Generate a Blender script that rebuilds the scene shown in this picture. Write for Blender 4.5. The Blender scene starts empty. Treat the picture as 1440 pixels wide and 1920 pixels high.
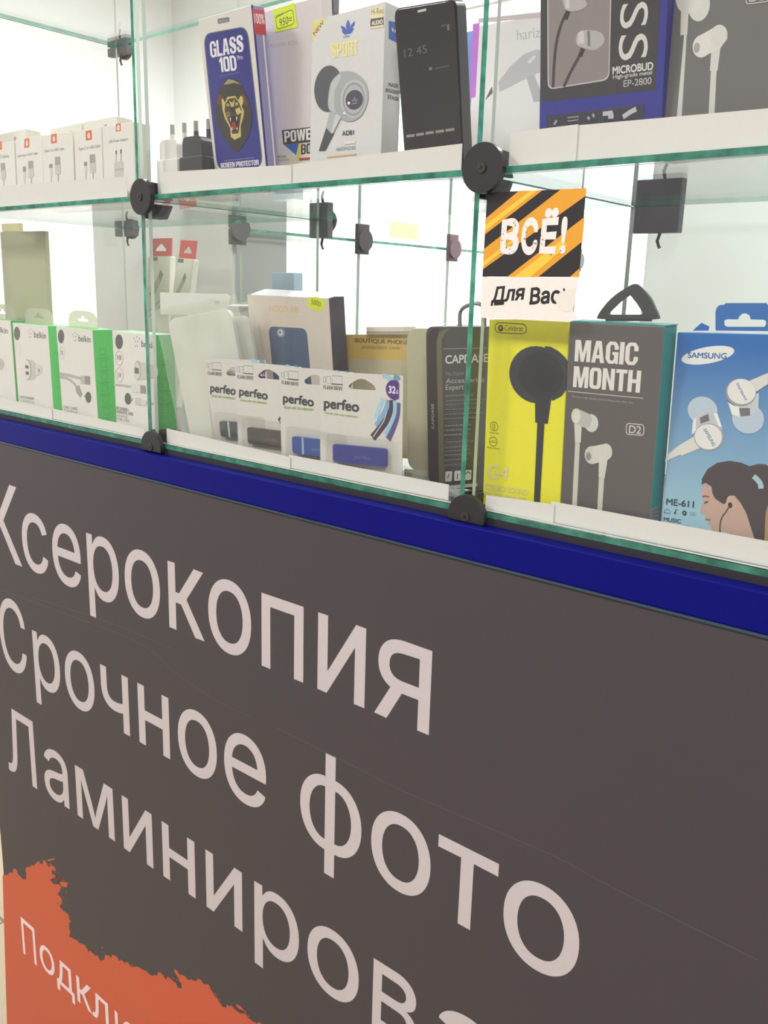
import bpy, bmesh, math, random
from mathutils import Vector, Matrix, geometry

random.seed(7)
SC = bpy.context.scene
COL = SC.collection

# ------------------------------------------------------------------ camera
cam_data = bpy.data.cameras.new('camera')
cam_data.sensor_fit = 'VERTICAL'
cam_data.sensor_height = 36.0
cam_data.sensor_width = 27.0
cam_data.lens = 31.525
cam_data.clip_start = 0.02
cam = bpy.data.objects.new('camera', cam_data)
COL.objects.link(cam)
_r = ((0.759038,-0.174069,0.627345),(0.650440,0.161156,-0.742265),(0.028104,0.971457,0.235545))
cam.matrix_world = Matrix.Translation((0, -0.55, 1.24)) @ Matrix(_r).to_4x4()
SC.camera = cam

# ------------------------------------------------------------------ world, exposure
world = bpy.data.worlds.new('world')
SC.world = world
world.use_nodes = True
world.node_tree.nodes['Background'].inputs['Color'].default_value = (0.93, 0.97, 1.0, 1)
world.node_tree.nodes['Background'].inputs['Strength'].default_value = 2.6
SC.view_settings.view_transform = 'Standard'
SC.view_settings.look = 'None'
SC.view_settings.gamma = 1.0
SC.view_settings.exposure = 0.0
SC.view_settings.use_curve_mapping = False
SC.cycles.max_bounces = 12
SC.cycles.transparent_max_bounces = 40
SC.cycles.caustics_reflective = False
SC.cycles.caustics_refractive = False

# ------------------------------------------------------------------ materials
def lin(h):
    h = h.lstrip('#')
    c = [int(h[i:i + 2], 16) / 255 for i in (0, 2, 4)]
    return tuple((v / 12.92 if v <= 0.04045 else ((v + 0.055) / 1.055) ** 2.4) for v in c) + (1,)

MATS = {}
def mat(hexc, rough=0.45, metal=0.0, spec=0.5, grain=0.04, bump=0.0):
    key = (hexc, rough, metal, spec, grain, bump)
    if key in MATS:
        return MATS[key]
    m = bpy.data.materials.new('m_' + hexc.strip('#'))
    m.use_nodes = True
    nt = m.node_tree
    b = nt.nodes['Principled BSDF']
    b.inputs['Metallic'].default_value = metal
    b.inputs['Specular IOR Level'].default_value = spec
    c = lin(hexc)
    tc = nt.nodes.new('ShaderNodeTexCoord')
    nz = nt.nodes.new('ShaderNodeTexNoise')
    nz.inputs['Scale'].default_value = 180
    nz.inputs['Detail'].default_value = 2
    nt.links.new(tc.outputs['Object'], nz.inputs['Vector'])
    mx = nt.nodes.new('ShaderNodeMix')
    mx.data_type = 'RGBA'
    mx.inputs[6].default_value = tuple(v * (1 - grain) for v in c[:3]) + (1,)
    mx.inputs[7].default_value = tuple(min(1, v * (1 + grain)) for v in c[:3]) + (1,)
    nt.links.new(nz.outputs['Fac'], mx.inputs[0])
    nt.links.new(mx.outputs[2], b.inputs['Base Color'])
    b.inputs['Roughness'].default_value = rough
    if bump:
        bp = nt.nodes.new('ShaderNodeBump')
        bp.inputs['Strength'].default_value = bump
        bp.inputs['Distance'].default_value = 0.001
        nt.links.new(nz.outputs['Fac'], bp.inputs['Height'])
        nt.links.new(bp.outputs['Normal'], b.inputs['Normal'])
    MATS[key] = m
    return m

def clear_mat(name, tint, fres=1.0, haze=0.0, haze_col='#ffffff', rough=0.02, base=0.04):
    """thin clear sheet: transparent, a Schlick reflection, and an optional milky diffuse share"""
    m = bpy.data.materials.new(name)
    m.use_nodes = True
    nt = m.node_tree
    nt.nodes.clear()
    out = nt.nodes.new('ShaderNodeOutputMaterial')
    tr = nt.nodes.new('ShaderNodeBsdfTransparent')
    tr.inputs['Color'].default_value = lin(tint)
    gl = nt.nodes.new('ShaderNodeBsdfGlossy')
    gl.inputs['Roughness'].default_value = rough
    lw = nt.nodes.new('ShaderNodeLayerWeight')
    lw.inputs['Blend'].default_value = 0.5
    pw = nt.nodes.new('ShaderNodeMath'); pw.operation = 'POWER'
    pw.inputs[1].default_value = 5.0
    nt.links.new(lw.outputs['Facing'], pw.inputs[0])
    ma = nt.nodes.new('ShaderNodeMath'); ma.operation = 'MULTIPLY_ADD'
    ma.inputs[1].default_value = (1 - base) * fres
    ma.inputs[2].default_value = base * fres
    nt.links.new(pw.outputs[0], ma.inputs[0])
    mx = nt.nodes.new('ShaderNodeMixShader')
    nt.links.new(ma.outputs[0], mx.inputs[0])
    nt.links.new(tr.outputs[0], mx.inputs[1])
    nt.links.new(gl.outputs[0], mx.inputs[2])
    last = mx
    if haze > 0:
        df = nt.nodes.new('ShaderNodeBsdfDiffuse')
        df.inputs['Color'].default_value = lin(haze_col)
        tl = nt.nodes.new('ShaderNodeBsdfTranslucent')
        tl.inputs['Color'].default_value = lin(haze_col)
        dm = nt.nodes.new('ShaderNodeMixShader')
        dm.inputs[0].default_value = 0.35
        nt.links.new(df.outputs[0], dm.inputs[1])
        nt.links.new(tl.outputs[0], dm.inputs[2])
        m2 = nt.nodes.new('ShaderNodeMixShader')
        m2.inputs[0].default_value = haze
        nt.links.new(mx.outputs[0], m2.inputs[1])
        nt.links.new(dm.outputs[0], m2.inputs[2])
        last = m2
    nt.links.new(last.outputs[0], out.inputs['Surface'])
    return m

GLASS = clear_mat('clear_glass', '#fdfefd')
PLASTIC = clear_mat('clear_plastic', '#fbfbf8', haze=0.03, haze_col='#e8e6e0', rough=0.08)
MILKY = clear_mat('milky_film', '#fafaf5', haze=0.55, haze_col='#ecebdf', rough=0.15)
def opal_mat(name, col):
    m = bpy.data.materials.new(name)
    m.use_nodes = True
    nt = m.node_tree
    nt.nodes.clear()
    out = nt.nodes.new('ShaderNodeOutputMaterial')
    df = nt.nodes.new('ShaderNodeBsdfDiffuse'); tl = nt.nodes.new('ShaderNodeBsdfTranslucent')
    nz = nt.nodes.new('ShaderNodeTexNoise'); nz.inputs['Scale'].default_value = 3
    mr = nt.nodes.new('ShaderNodeMapRange'); mr.inputs[3].default_value = 0.62; mr.inputs[4].default_value = 0.68
    df.inputs['Color'].default_value = lin(col); tl.inputs['Color'].default_value = lin(col)
    mx = nt.nodes.new('ShaderNodeMixShader')
    nt.links.new(nz.outputs['Fac'], mr.inputs[0]); nt.links.new(mr.outputs[0], mx.inputs[0])
    nt.links.new(df.outputs[0], mx.inputs[1]); nt.links.new(tl.outputs[0], mx.inputs[2])
    nt.links.new(mx.outputs[0], out.inputs['Surface'])
    return m
OPAL = opal_mat('opal_board', '#e6eae6')
BAGF = clear_mat('bag_film', '#fbfbf8', haze=0.2, haze_col='#f6f6ee', rough=0.16, base=0.10)
BLIST = clear_mat('blister_plastic', '#fdfdfc', haze=0.012, haze_col='#e8e6e0', rough=0.06)
TAB = clear_mat('tab_film', '#f2f2ea', haze=0.5, haze_col='#d8d8c4', rough=0.2)

def edge_material():
    m = bpy.data.materials.new('green_glass_edge')
    m.use_nodes = True
    nt = m.node_tree
    nt.nodes.clear()
    out = nt.nodes.new('ShaderNodeOutputMaterial')
    tc = nt.nodes.new('ShaderNodeTexCoord')
    nz = nt.nodes.new('ShaderNodeTexNoise')
    nz.inputs['Scale'].default_value = 60
    nz.inputs['Detail'].default_value = 5
    nt.links.new(tc.outputs['Object'], nz.inputs['Vector'])
    rp = nt.nodes.new('ShaderNodeValToRGB')
    rp.color_ramp.elements[0].position = 0.35
    rp.color_ramp.elements[0].color = lin('#2f7a66')
    rp.color_ramp.elements[1].position = 0.68
    rp.color_ramp.elements[1].color = lin('#58b598')
    nt.links.new(nz.outputs['Fac'], rp.inputs['Fac'])
    df = nt.nodes.new('ShaderNodeBsdfDiffuse')
    tl = nt.nodes.new('ShaderNodeBsdfTranslucent')
    nt.links.new(rp.outputs['Color'], df.inputs['Color'])
    nt.links.new(rp.outputs['Color'], tl.inputs['Color'])
    mx = nt.nodes.new('ShaderNodeMixShader'); mx.inputs[0].default_value = 0.45
    nt.links.new(df.outputs[0], mx.inputs[1]); nt.links.new(tl.outputs[0], mx.inputs[2])
    gl = nt.nodes.new('ShaderNodeBsdfGlossy'); gl.inputs['Roughness'].default_value = 0.15
    m2 = nt.nodes.new('ShaderNodeMixShader'); m2.inputs[0].default_value = 0.08
    nt.links.new(mx.outputs[0], m2.inputs[1]); nt.links.new(gl.outputs[0], m2.inputs[2])
    nt.links.new(m2.outputs[0], out.inputs['Surface'])
    return m
EDGE = edge_material()

def emit(name, col, s):
    m = bpy.data.materials.new(name)
    m.use_nodes = True
    b = m.node_tree.nodes['Principled BSDF']
    b.inputs['Base Color'].default_value = lin(col)
    b.inputs['Emission Color'].default_value = lin(col)
    b.inputs['Emission Strength'].default_value = s
    return m

# ------------------------------------------------------------------ object helpers
def link(name, me, parent=None):
    o = bpy.data.objects.new(name, me)
    COL.objects.link(o)
    if parent is not None:
        o.parent = parent
    return o

def tag(o, label, cat, group=None):
    o['label'] = label
    o['category'] = cat
    if group:
        o['group'] = group
    return o

def struct(o):
    o['kind'] = 'structure'
    return o

def thing(name, label, cat, loc=(0, 0, 0), group=None):
    o = bpy.data.objects.new(name, None)
    o.empty_display_size = 0.02
    COL.objects.link(o)
    o.location = loc
    return tag(o, label, cat, group)

class MB:
    """collects solid pieces into one mesh with several materials"""
    def __init__(self):
        self.v, self.f, self.m, self.mats = [], [], [], []
    def slot(self, m):
        if m not in self.mats:
            self.mats.append(m)
        return self.mats.index(m)
    def add(self, verts, faces, m):
        b = len(self.v)
        self.v += [tuple(p) for p in verts]
        for k, f in enumerate(faces):
            self.f.append([b + i for i in f])
            self.m.append(self.slot(m[k] if isinstance(m, (list, tuple)) else m))
        return self
    def box(self, x0, x1, y0, y1, z0, z1, m, front=None, right=None, top=None, left=None, edges=None):
        vs = [(x, y, z) for z in (z0, z1) for y in (y0, y1) for x in (x0, x1)]
        fs = [[0, 1, 5, 4], [1, 3, 7, 5], [3, 2, 6, 7], [2, 0, 4, 6], [4, 5, 7, 6], [2, 3, 1, 0]]
        return self.add(vs, fs, [front or m, right or m, m, left or m, top or m, m])
    def prism(self, outline, d0, d1, m, axis='y', holes=(), side=None):
        """outline (2D) extruded along an axis; axis y: (a,b)->(a,d,b); x: (d,a,b); z: (a,b,d)"""
        P = {'y': lambda a, b, d: (a, d, b), 'x': lambda a, b, d: (d, a, b), 'z': lambda a, b, d: (a, b, d)}[axis]
        loops = [list(outline)] + [list(h) for h in holes]
        flat = [p for l in loops for p in l]
        tris = fill2d(loops)
        vs = [P(a, b, d0) for a, b in tris[0]] + [P(a, b, d1) for a, b in tris[0]]
        n = len(tris[0])
        fs = [list(t) for t in tris[1]] + [[i + n for i in reversed(t)] for t in tris[1]]
        self.add(vs, fs, m)
        for l in loops:
            k = len(l)
            vs = [P(a, b, d0) for a, b in l] + [P(a, b, d1) for a, b in l]
            self.add(vs, [[i, (i + 1) % k, (i + 1) % k + k, i + k] for i in range(k)], side or m)
        return self
    def tube(self, pts, r, m, n=8, closed=False):
        pts = [Vector(p) for p in pts]
        rings = []
        for i, p in enumerate(pts):
            a = pts[i - 1] if i else (pts[-1] if closed else p)
            b = pts[(i + 1) % len(pts)] if (i + 1 < len(pts) or closed) else p
            t = (b - a).normalized()
            up = Vector((0, 0, 1)) if abs(t.z) < 0.9 else Vector((0, 1, 0))
            s = t.cross(up).normalized(); w = s.cross(t)
            rings.append([p + (s * math.cos(2 * math.pi * k / n) + w * math.sin(2 * math.pi * k / n)) * r for k in range(n)])
        vs = [q for g in rings for q in g]
        fs = []
        for i in range(len(pts) - 1 + (1 if closed else 0)):
            j = (i + 1) % len(pts)
            for k in range(n):
                fs.append([i * n + k, i * n + (k + 1) % n, j * n + (k + 1) % n, j * n + k])
        if not closed:
            fs += [list(range(n))[::-1], [(len(pts) - 1) * n + k for k in range(n)]]
        return self.add(vs, fs, m)
    def build(self, name, parent=None, bevel=0.0, smooth=False, seg=2):
        me = bpy.data.meshes.new(name)
        me.from_pydata(self.v, [], self.f)
        for m in self.mats:
            me.materials.append(m)
        me.polygons.foreach_set('material_index', self.m)
        bm = bmesh.new(); bm.from_mesh(me)
        bmesh.ops.remove_doubles(bm, verts=bm.verts, dist=1e-6)
        bmesh.ops.recalc_face_normals(bm, faces=bm.faces)
        if smooth:
            for f in bm.faces:
                f.smooth = True
        bm.to_mesh(me); bm.free()
        o = link(name, me, parent)
        if bevel:
            md = o.modifiers.new('bevel', 'BEVEL')
            md.width = bevel; md.segments = seg; md.limit_method = 'ANGLE'; md.angle_limit = math.radians(40)
        if smooth:
            try:
                me.shade_smooth = None
            except Exception:
                pass
        return o

def wind(p, loops):
    w = 0
    x, y = p
    for l in loops:
        for i in range(len(l)):
            x0, y0 = l[i - 1]; x1, y1 = l[i]
            if (y0 <= y) != (y1 <= y):
                if x0 + (y - y0) / (y1 - y0) * (x1 - x0) > x:
                    w += 1 if y1 > y0 else -1
    return w

def fill2d(loops, nonzero=False):
    """triangles inside closed 2D loops (even-odd by default)"""
    vs, es = [], []
    for l in loops:
        b = len(vs)
        vs += [Vector((a, c)) for a, c in l]
        es += [(b + i, b + (i + 1) % len(l)) for i in range(len(l))]
    sc = max(max(v.x for v in vs) - min(v.x for v in vs), max(v.y for v in vs) - min(v.y for v in vs), 1e-9)
    vv = [v / sc for v in vs]
    ov, oe, of = geometry.delaunay_2d_cdt(vv, es, [], 0, 1e-6)[:3]
    tris = []
    lp = [[(a / sc, c / sc) for a, c in l] for l in loops]
    for f in of:
        cx = sum(ov[i].x for i in f) / len(f); cy = sum(ov[i].y for i in f) / len(f)
        w = wind((cx, cy), lp)
        inside = (w != 0) if nonzero else (w % 2 != 0)
        if inside:
            tris.append(tuple(f))
    return [(v.x * sc, v.y * sc) for v in ov], tris

def bez(p0, p1, p2, p3, n):
    out = []
    for i in range(n):
        t = i / n
        s = 1 - t
        out.append((s ** 3 * p0[0] + 3 * s * s * t * p1[0] + 3 * s * t * t * p2[0] + t ** 3 * p3[0],
                    s ** 3 * p0[1] + 3 * s * s * t * p1[1] + 3 * s * t * t * p2[1] + t ** 3 * p3[1]))
    return out

_tc = {}
def glyphs(s):
    """closed outlines of a line of text in font units"""
    if s in _tc:
        return _tc[s]
    c = bpy.data.curves.new('t', 'FONT')
    c.body = s
    c.size = 1
    o = bpy.data.objects.new('t', c)
    COL.objects.link(o)
    dg = bpy.context.evaluated_depsgraph_get()
    dg.update()
    ev = o.evaluated_get(dg)
    cu = ev.to_curve(dg, apply_modifiers=False)
    loops = []
    for sp in cu.splines:
        B = sp.bezier_points
        pts = []
        for i in range(len(B)):
            a, b = B[i], B[(i + 1) % len(B)]
            straight = (a.handle_right - a.co).length < 1e-5 and (b.handle_left - b.co).length < 1e-5
            d1 = (b.co - a.co)
            if not straight and d1.length > 1e-6:
                cr = abs(d1.x * (a.handle_right - a.co).y - d1.y * (a.handle_right - a.co).x) + abs(d1.x * (b.handle_left - b.co).y - d1.y * (b.handle_left - b.co).x)
                straight = cr < 1e-4 * d1.length
            pts += bez(a.co[:2], a.handle_right[:2], b.handle_left[:2], b.co[:2], 1 if straight else 5)
        if len(pts) > 2:
            loops.append(pts)
    ev.to_curve_clear()
    bpy.data.objects.remove(o)
    bpy.data.curves.remove(c)
    _tc[s] = loops
    return loops

def ribbon(pts, wx, wy=None, closed=False):
    """flat stroke round a polyline: half widths wx, wy"""
    wy = wx if wy is None else wy
    n = len(pts)
    L, R_ = [], []
    for i in range(n):
        a = pts[i - 1] if (i or closed) else pts[i]
        b = pts[(i + 1) % n] if (i + 1 < n or closed) else pts[i]
        dx, dy = b[0] - a[0], b[1] - a[1]
        l = math.hypot(dx, dy) or 1e-9
        nx, ny = -dy / l, dx / l
        L.append((pts[i][0] + nx * wx, pts[i][1] + ny * wy)); R_.append((pts[i][0] - nx * wx, pts[i][1] - ny * wy))
    vs = L + R_
    fs = [[i, (i + 1) % n, n + (i + 1) % n, n + i] for i in range(n if closed else n - 1)]
    return vs, fs

def smooth_pts(pts, n=5, closed=False):
    """Catmull-Rom through the points"""
    P = list(pts)
    out = []
    k = len(P)
    for i in range(k if closed else k - 1):
        p0 = P[i - 1] if (i or closed) else P[0]
        p1 = P[i]; p2 = P[(i + 1) % k]; p3 = P[(i + 2) % k] if (i + 2 < k or closed) else P[-1]
        for j in range(n):
            t = j / n
            out.append(tuple(0.5 * (2 * p1[d] + (p2[d] - p0[d]) * t + (2 * p0[d] - 5 * p1[d] + 4 * p2[d] - p3[d]) * t * t + (3 * p1[d] - p0[d] - 3 * p2[d] + p3[d]) * t ** 3) for d in (0, 1)))
    if not closed:
        out.append(P[-1])
    return out

def quad_round(c, r, n=5):
    """rounded corner outline of a quad"""
    out = []
    for i in range(len(c)):
        p, a, b = Vector(c[i]), Vector(c[i - 1]), Vector(c[(i + 1) % len(c)])
        u = (a - p).normalized() * min(r, (a - p).length * 0.49); w = (b - p).normalized() * min(r, (b - p).length * 0.49)
        for j in range(n + 1):
            t = j / n
            q = (p + u) * (1 - t) ** 2 + p * 2 * t * (1 - t) + (p + w) * t * t
            out.append((q.x, q.y))
    return out

def _rc(pts, r=0.07):
    return quad_round(pts, r, 3)
_C0 = [(.25, 1), (0, .8), (0, .2), (.25, 0)]
_ci = [(.6, .15), (.4, .15), (.34, .2), (.34, .8), (.4, .85), (.6, .85)]
BLOCK = {
    'I': [[(0, 0), (.34, 0), (.34, 1), (0, 1)]],
    'L': [[(0, 0), (.82, 0), (.82, .17), (.34, .17), (.34, 1), (0, 1)]],
    'T': [[(.28, 0), (.62, 0), (.62, .83), (.9, .83), (.9, 1), (0, 1), (0, .83), (.28, .83)]],
    'H': [[(0, 0), (.34, 0), (.34, .42), (.66, .42), (.66, 0), (1, 0), (1, 1), (.66, 1), (.66, .59), (.34, .59), (.34, 1), (0, 1)]],
    'E': [[(0, 0), (.82, 0), (.82, .17), (.34, .17), (.34, .43), (.76, .43), (.76, .58), (.34, .58), (.34, .83), (.82, .83), (.82, 1), (0, 1)]],
    'N': [[(0, 0), (0, 1), (.34, 1), (.66, .42), (.66, 1), (1, 1), (1, 0), (.68, 0), (.34, .6), (.34, 0)]],
    'M': [[(0, 0), (0, 1), (.45, 1), (.65, .38), (.85, 1), (1.3, 1), (1.3, 0), (.98, 0), (.98, .62), (.78, 0), (.52, 0), (.32, .62), (.32, 0)]],
    'W': [[(0, 1), (.34, 1), (.45, .4), (.58, 1), (.92, 1), (1.05, .4), (1.16, 1), (1.5, 1), (1.22, 0), (.9, 0), (.75, .62), (.6, 0), (.28, 0)]],
    'A': [[(0, 0), (.3, 1), (.75, 1), (1.05, 0), (.72, 0), (.67, .2), (.38, .2), (.33, 0)], [(.42, .36), (.63, .36), (.525, .78)]],
    'O': [_rc([(0, 0), (1, 0), (1, 1), (0, 1)], .3), _rc([(.34, .16), (.66, .16), (.66, .84), (.34, .84)], .1)],
    '0': [_rc([(0, 0), (1, 0), (1, 1), (0, 1)], .3), _rc([(.34, .16), (.66, .16), (.66, .84), (.34, .84)], .1)],
    'C': [_rc([(1, .62), (1, .8), (.75, 1)] + _C0 + [(.75, 0), (1, .2), (1, .38), (.66, .38), (.66, .2)] + _ci + [(.66, .8), (.66, .62)])],
    'G': [_rc([(1, .64), (1, .8), (.75, 1)] + _C0 + [(.68, 0), (.78, .07), (.82, 0), (1, 0), (1, .54), (.52, .54), (.52, .4), (.66, .4), (.66, .22)] + _ci + [(.66, .8), (.66, .64)], .05)],
    'S': [_rc([(1, .68), (1, .82), (.76, 1), (.24, 1), (0, .82), (0, .6), (.12, .48), (.6, .3), (.66, .25), (.66, .18), (.6, .14), (.4, .14), (.34, .18), (.34, .34), (0, .34), (0, .18), (.24, 0), (.76, 0), (1, .18), (1, .42), (.88, .54), (.42, .7), (.34, .75), (.34, .82), (.4, .86), (.6, .86), (.66, .82), (.66, .68)])],
    'D': [_rc([(0, 0), (.7, 0), (1, .2), (1, .8), (.7, 1), (0, 1)], .04), [(.34, .15), (.58, .15), (.66, .22), (.66, .78), (.58, .85), (.34, .85)]],
    'P': [_rc([(0, 0), (.34, 0), (.34, .38), (.72, .38), (1, .52), (1, .86), (.72, 1), (0, 1)], .04), [(.34, .53), (.6, .53), (.66, .58), (.66, .8), (.6, .85), (.34, .85)]],
    'R': [_rc([(0, 0), (.34, 0), (.34, .4), (.5, .4), (.66, .3), (.66, 0), (1, 0), (1, .32), (.86, .46), (1, .58), (1, .86), (.72, 1), (0, 1)], .04), [(.34, .55), (.6, .55), (.66, .6), (.66, .8), (.6, .85), (.34, .85)]],
    'B': [_rc([(0, 0), (.72, 0), (1, .14), (1, .42), (.86, .52), (1, .62), (1, .86), (.72, 1), (0, 1)], .04), [(.34, .14), (.6, .14), (.66, .2), (.66, .4), (.6, .45), (.34, .45)], [(.34, .58), (.6, .58), (.66, .63), (.66, .8), (.6, .86), (.34, .86)]],
    'X': [[(0, 0), (.34, 0), (.5, .3), (.66, 0), (1, 0), (.7, .5), (1, 1), (.66, 1), (.5, .72), (.34, 1), (0, 1), (.3, .5)]],
    '1': [[(.2, 0), (.54, 0), (.54, 1), (.28, 1), (0, .8), (0, .64), (.2, .72)]],
    'F': [[(0, 0), (.34, 0), (.34, .42), (.74, .42), (.74, .58), (.34, .58), (.34, .83), (.82, .83), (.82, 1), (0, 1)]],
    'V': [[(0, 1), (.34, 1), (.52, .3), (.7, 1), (1.04, 1), (.72, 0), (.32, 0)]],
}

class Print:
    """flat printing lying on a face: (u, v) on the face, each shape a hair above the one before"""
    STEP = 0.000025
    def __init__(self, plane='front', x=0.0, start=1):
        self.mb = MB(); self.k = start; self.plane = plane; self.x = x
    def P(self, a, b, d):
        return (a, -d, b) if self.plane == 'front' else (self.x + d, a, b)
    def put(self, vs, fs, m):
        d = self.k * self.STEP
        self.k += 1
        self.mb.add([self.P(a, b, d) for a, b in vs], fs, mat(m) if isinstance(m, str) else m)
        return self
    def poly(self, pts, m, holes=(), smooth=False):
        if smooth:
            pts = smooth_pts(pts, 5, True)
        vs, tr = fill2d([pts] + list(holes))
        return self.put(vs, tr, m)
    def rr(self, c, r, m, line=0):
        o = quad_round(c, r)
        if line:
            vs, fs = ribbon(o, line / 2, closed=True)
            return self.put(vs, fs, m)
        return self.poly(o, m)
    def stroke(self, pts, w, m, smooth=False, closed=False):
        if smooth:
            pts = smooth_pts(pts, 5, closed)
        vs, fs = ribbon(pts, w / 2, closed=closed)
        return self.put(vs, fs, m)
    def ell(self, c, m, line=0, n=32):
        """c = [centre, end of one axis, end of the other axis]"""
        (cx, cy), (ax, ay), (bx, by) = c
        pts = [(cx + (ax - cx) * math.cos(t) + (bx - cx) * math.sin(t), cy + (ay - cy) * math.cos(t) + (by - cy) * math.sin(t))
               for t in [2 * math.pi * i / n for i in range(n)]]
        if line:
            vs, fs = ribbon(pts, line / 2, closed=True)
            return self.put(vs, fs, m)
        return self.put(pts, [list(range(n))], m)
    def text(self, s, q, m, bold=0.0, bx=None):
        """q = [bottom left, bottom right, top left] of the inked box"""
        loops = glyphs(s)
        xs = [p[0] for l in loops for p in l]; ys = [p[1] for l in loops for p in l]
        bx = bold if bx is None else bx
        x0, x1, y0, y1 = min(xs) - bx, max(xs) + bx, min(ys) - bold, max(ys) + bold
        (ox, oy), (rx, ry), (tx, ty) = q
        def M(p):
            a = (p[0] - x0) / (x1 - x0); b = (p[1] - y0) / (y1 - y0)
            return (ox + (rx - ox) * a + (tx - ox) * b, oy + (ry - oy) * a + (ty - oy) * b)
        # characters far apart are filled one cluster at a time
        groups = []
        for l in sorted(loops, key=lambda l: min(p[0] for p in l)):
            a, b = min(p[0] for p in l) - bx, max(p[0] for p in l) + bx
            if groups and a < groups[-1][1] + 1e-4:
                groups[-1][0].append(l); groups[-1][1] = max(groups[-1][1], b)
            else:
                groups.append([[l], b])
        V, F = [], []
        for g, _ in groups:
            ls = list(g)
            sg = 1 if sum(l[t - 1][0] * l[t][1] - l[t][0] * l[t - 1][1] for l in g for t in range(len(l))) > 0 else -1
            if bold or bx:
                for l in g:
                    rv, rf = ribbon(l, bx, bold, closed=True)
                    for f in rf:
                        q = [rv[t] for t in f]
                        ar = sum(q[t - 1][0] * q[t][1] - q[t][0] * q[t - 1][1] for t in range(4))
                        ls.append(q if ar * sg > 0 else q[::-1])
            vs, tr = fill2d(ls, nonzero=True)
            k = len(V)
            V += [M(p) for p in vs]; F += [[i + k for i in t] for t in tr]
        return self.put(V, F, m)
    def block(self, s, q, m, gap=0.09):
        """heavy condensed capitals; q as in text()"""
        loops, x = [], 0.0
        for ch in s:
            if ch == ' ':
                x += 0.45
                continue
            ls = BLOCK[ch]
            loops.append([[(a + x, b) for a, b in l] for l in ls])
            x += max(p[0] for p in ls[0]) + gap
        x -= gap
        (ox, oy), (rx, ry), (tx, ty) = q
        V, F = [], []
        for g in loops:
            vs, tr = fill2d(g)
            k = len(V)
            V += [(ox + (rx - ox) * a / x + (tx - ox) * b, oy + (ry - oy) * a / x + (ty - oy) * b) for a, b in vs]
            F += [[i + k for i in t] for t in tr]
        return self.put(V, F, m)
    def word(self, s, q, m, bold=0.0):
        """level line of text: q = [a point on the left edge, on the right edge, on the baseline, at letter height]"""
        loops = glyphs(s)
        ref = glyphs('\u0445' if s[0].islower() else '\u041d')
        hx = max(p[1] for l in ref for p in l)
        ys = [p[1] for l in loops for p in l]
        u0, u1, vb, vt = q[0][0], q[1][0], q[2][1], q[3][1]
        k = (vt - vb) / hx
        lo, hi = vb + (min(ys) - bold) * k, vb + (max(ys) + bold) * k
        return self.text(s, [(u0, lo), (u1, lo), (u0, hi)], m, bold)
    def build(self, name, parent):
        return self.mb.build(name, parent)

def flat_build(mb_print, name, parent):
    return mb_print.build(name, parent)

def orient(yaw, tilt, roll):
    cy, sy = math.cos(yaw), math.sin(yaw)
    u = Vector((cy, sy, 0)); n = Vector((sy, -cy, 0)); z = Vector((0, 0, 1))
    v = z * math.cos(tilt) - n * math.sin(tilt); n2 = n * math.cos(tilt) + z * math.sin(tilt)
    u2 = u * math.cos(roll) + v * math.sin(roll); v2 = v * math.cos(roll) - u * math.sin(roll)
    return u2, v2, n2

def place(o, F):
    """stand a thing on its shelf: x right, y into its depth, z up its front"""
    x, y, z, ya, ti, ro, w, h = F
    u, v, n = orient(math.radians(ya), math.radians(ti), math.radians(ro))
    o.matrix_world = Matrix(((u.x, -n.x, v.x, x), (u.y, -n.y, v.y, y), (u.z, -n.z, v.z, z), (0, 0, 0, 1)))

def carton(name, label, cat, F, depth, front, side=None, top=None, group=None, left=None, part='carton'):
    o = thing(name, label, cat, group=group)
    place(o, F)
    w, h = F[6], F[7]
    fm = mat(front) if isinstance(front, str) else front
    sm = fm if side is None else (mat(side) if isinstance(side, str) else side)
    tm = sm if top is None else mat(top)
    MB().box(0, w, 0, depth, 0, h, sm, front=fm, right=sm, top=tm).build(part, o, bevel=0.0006)
    return o, w, h

# ------------------------------------------------------------------ the room
U = 0.55
ZB = 1.24 - 0.2835 * U        # top of the bottom pane
ZM = 1.24 + 0.1595 * U        # top of the middle shelf
ZT = 1.24 + 0.602 * U         # top of the upper shelf
XL, X1, X2, XR = -2.16 * U, -1.432 * U, -0.703 * U, 0.03 * U
DEP = 0.445 * U
GT = 0.0042                   # glass thickness

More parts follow.
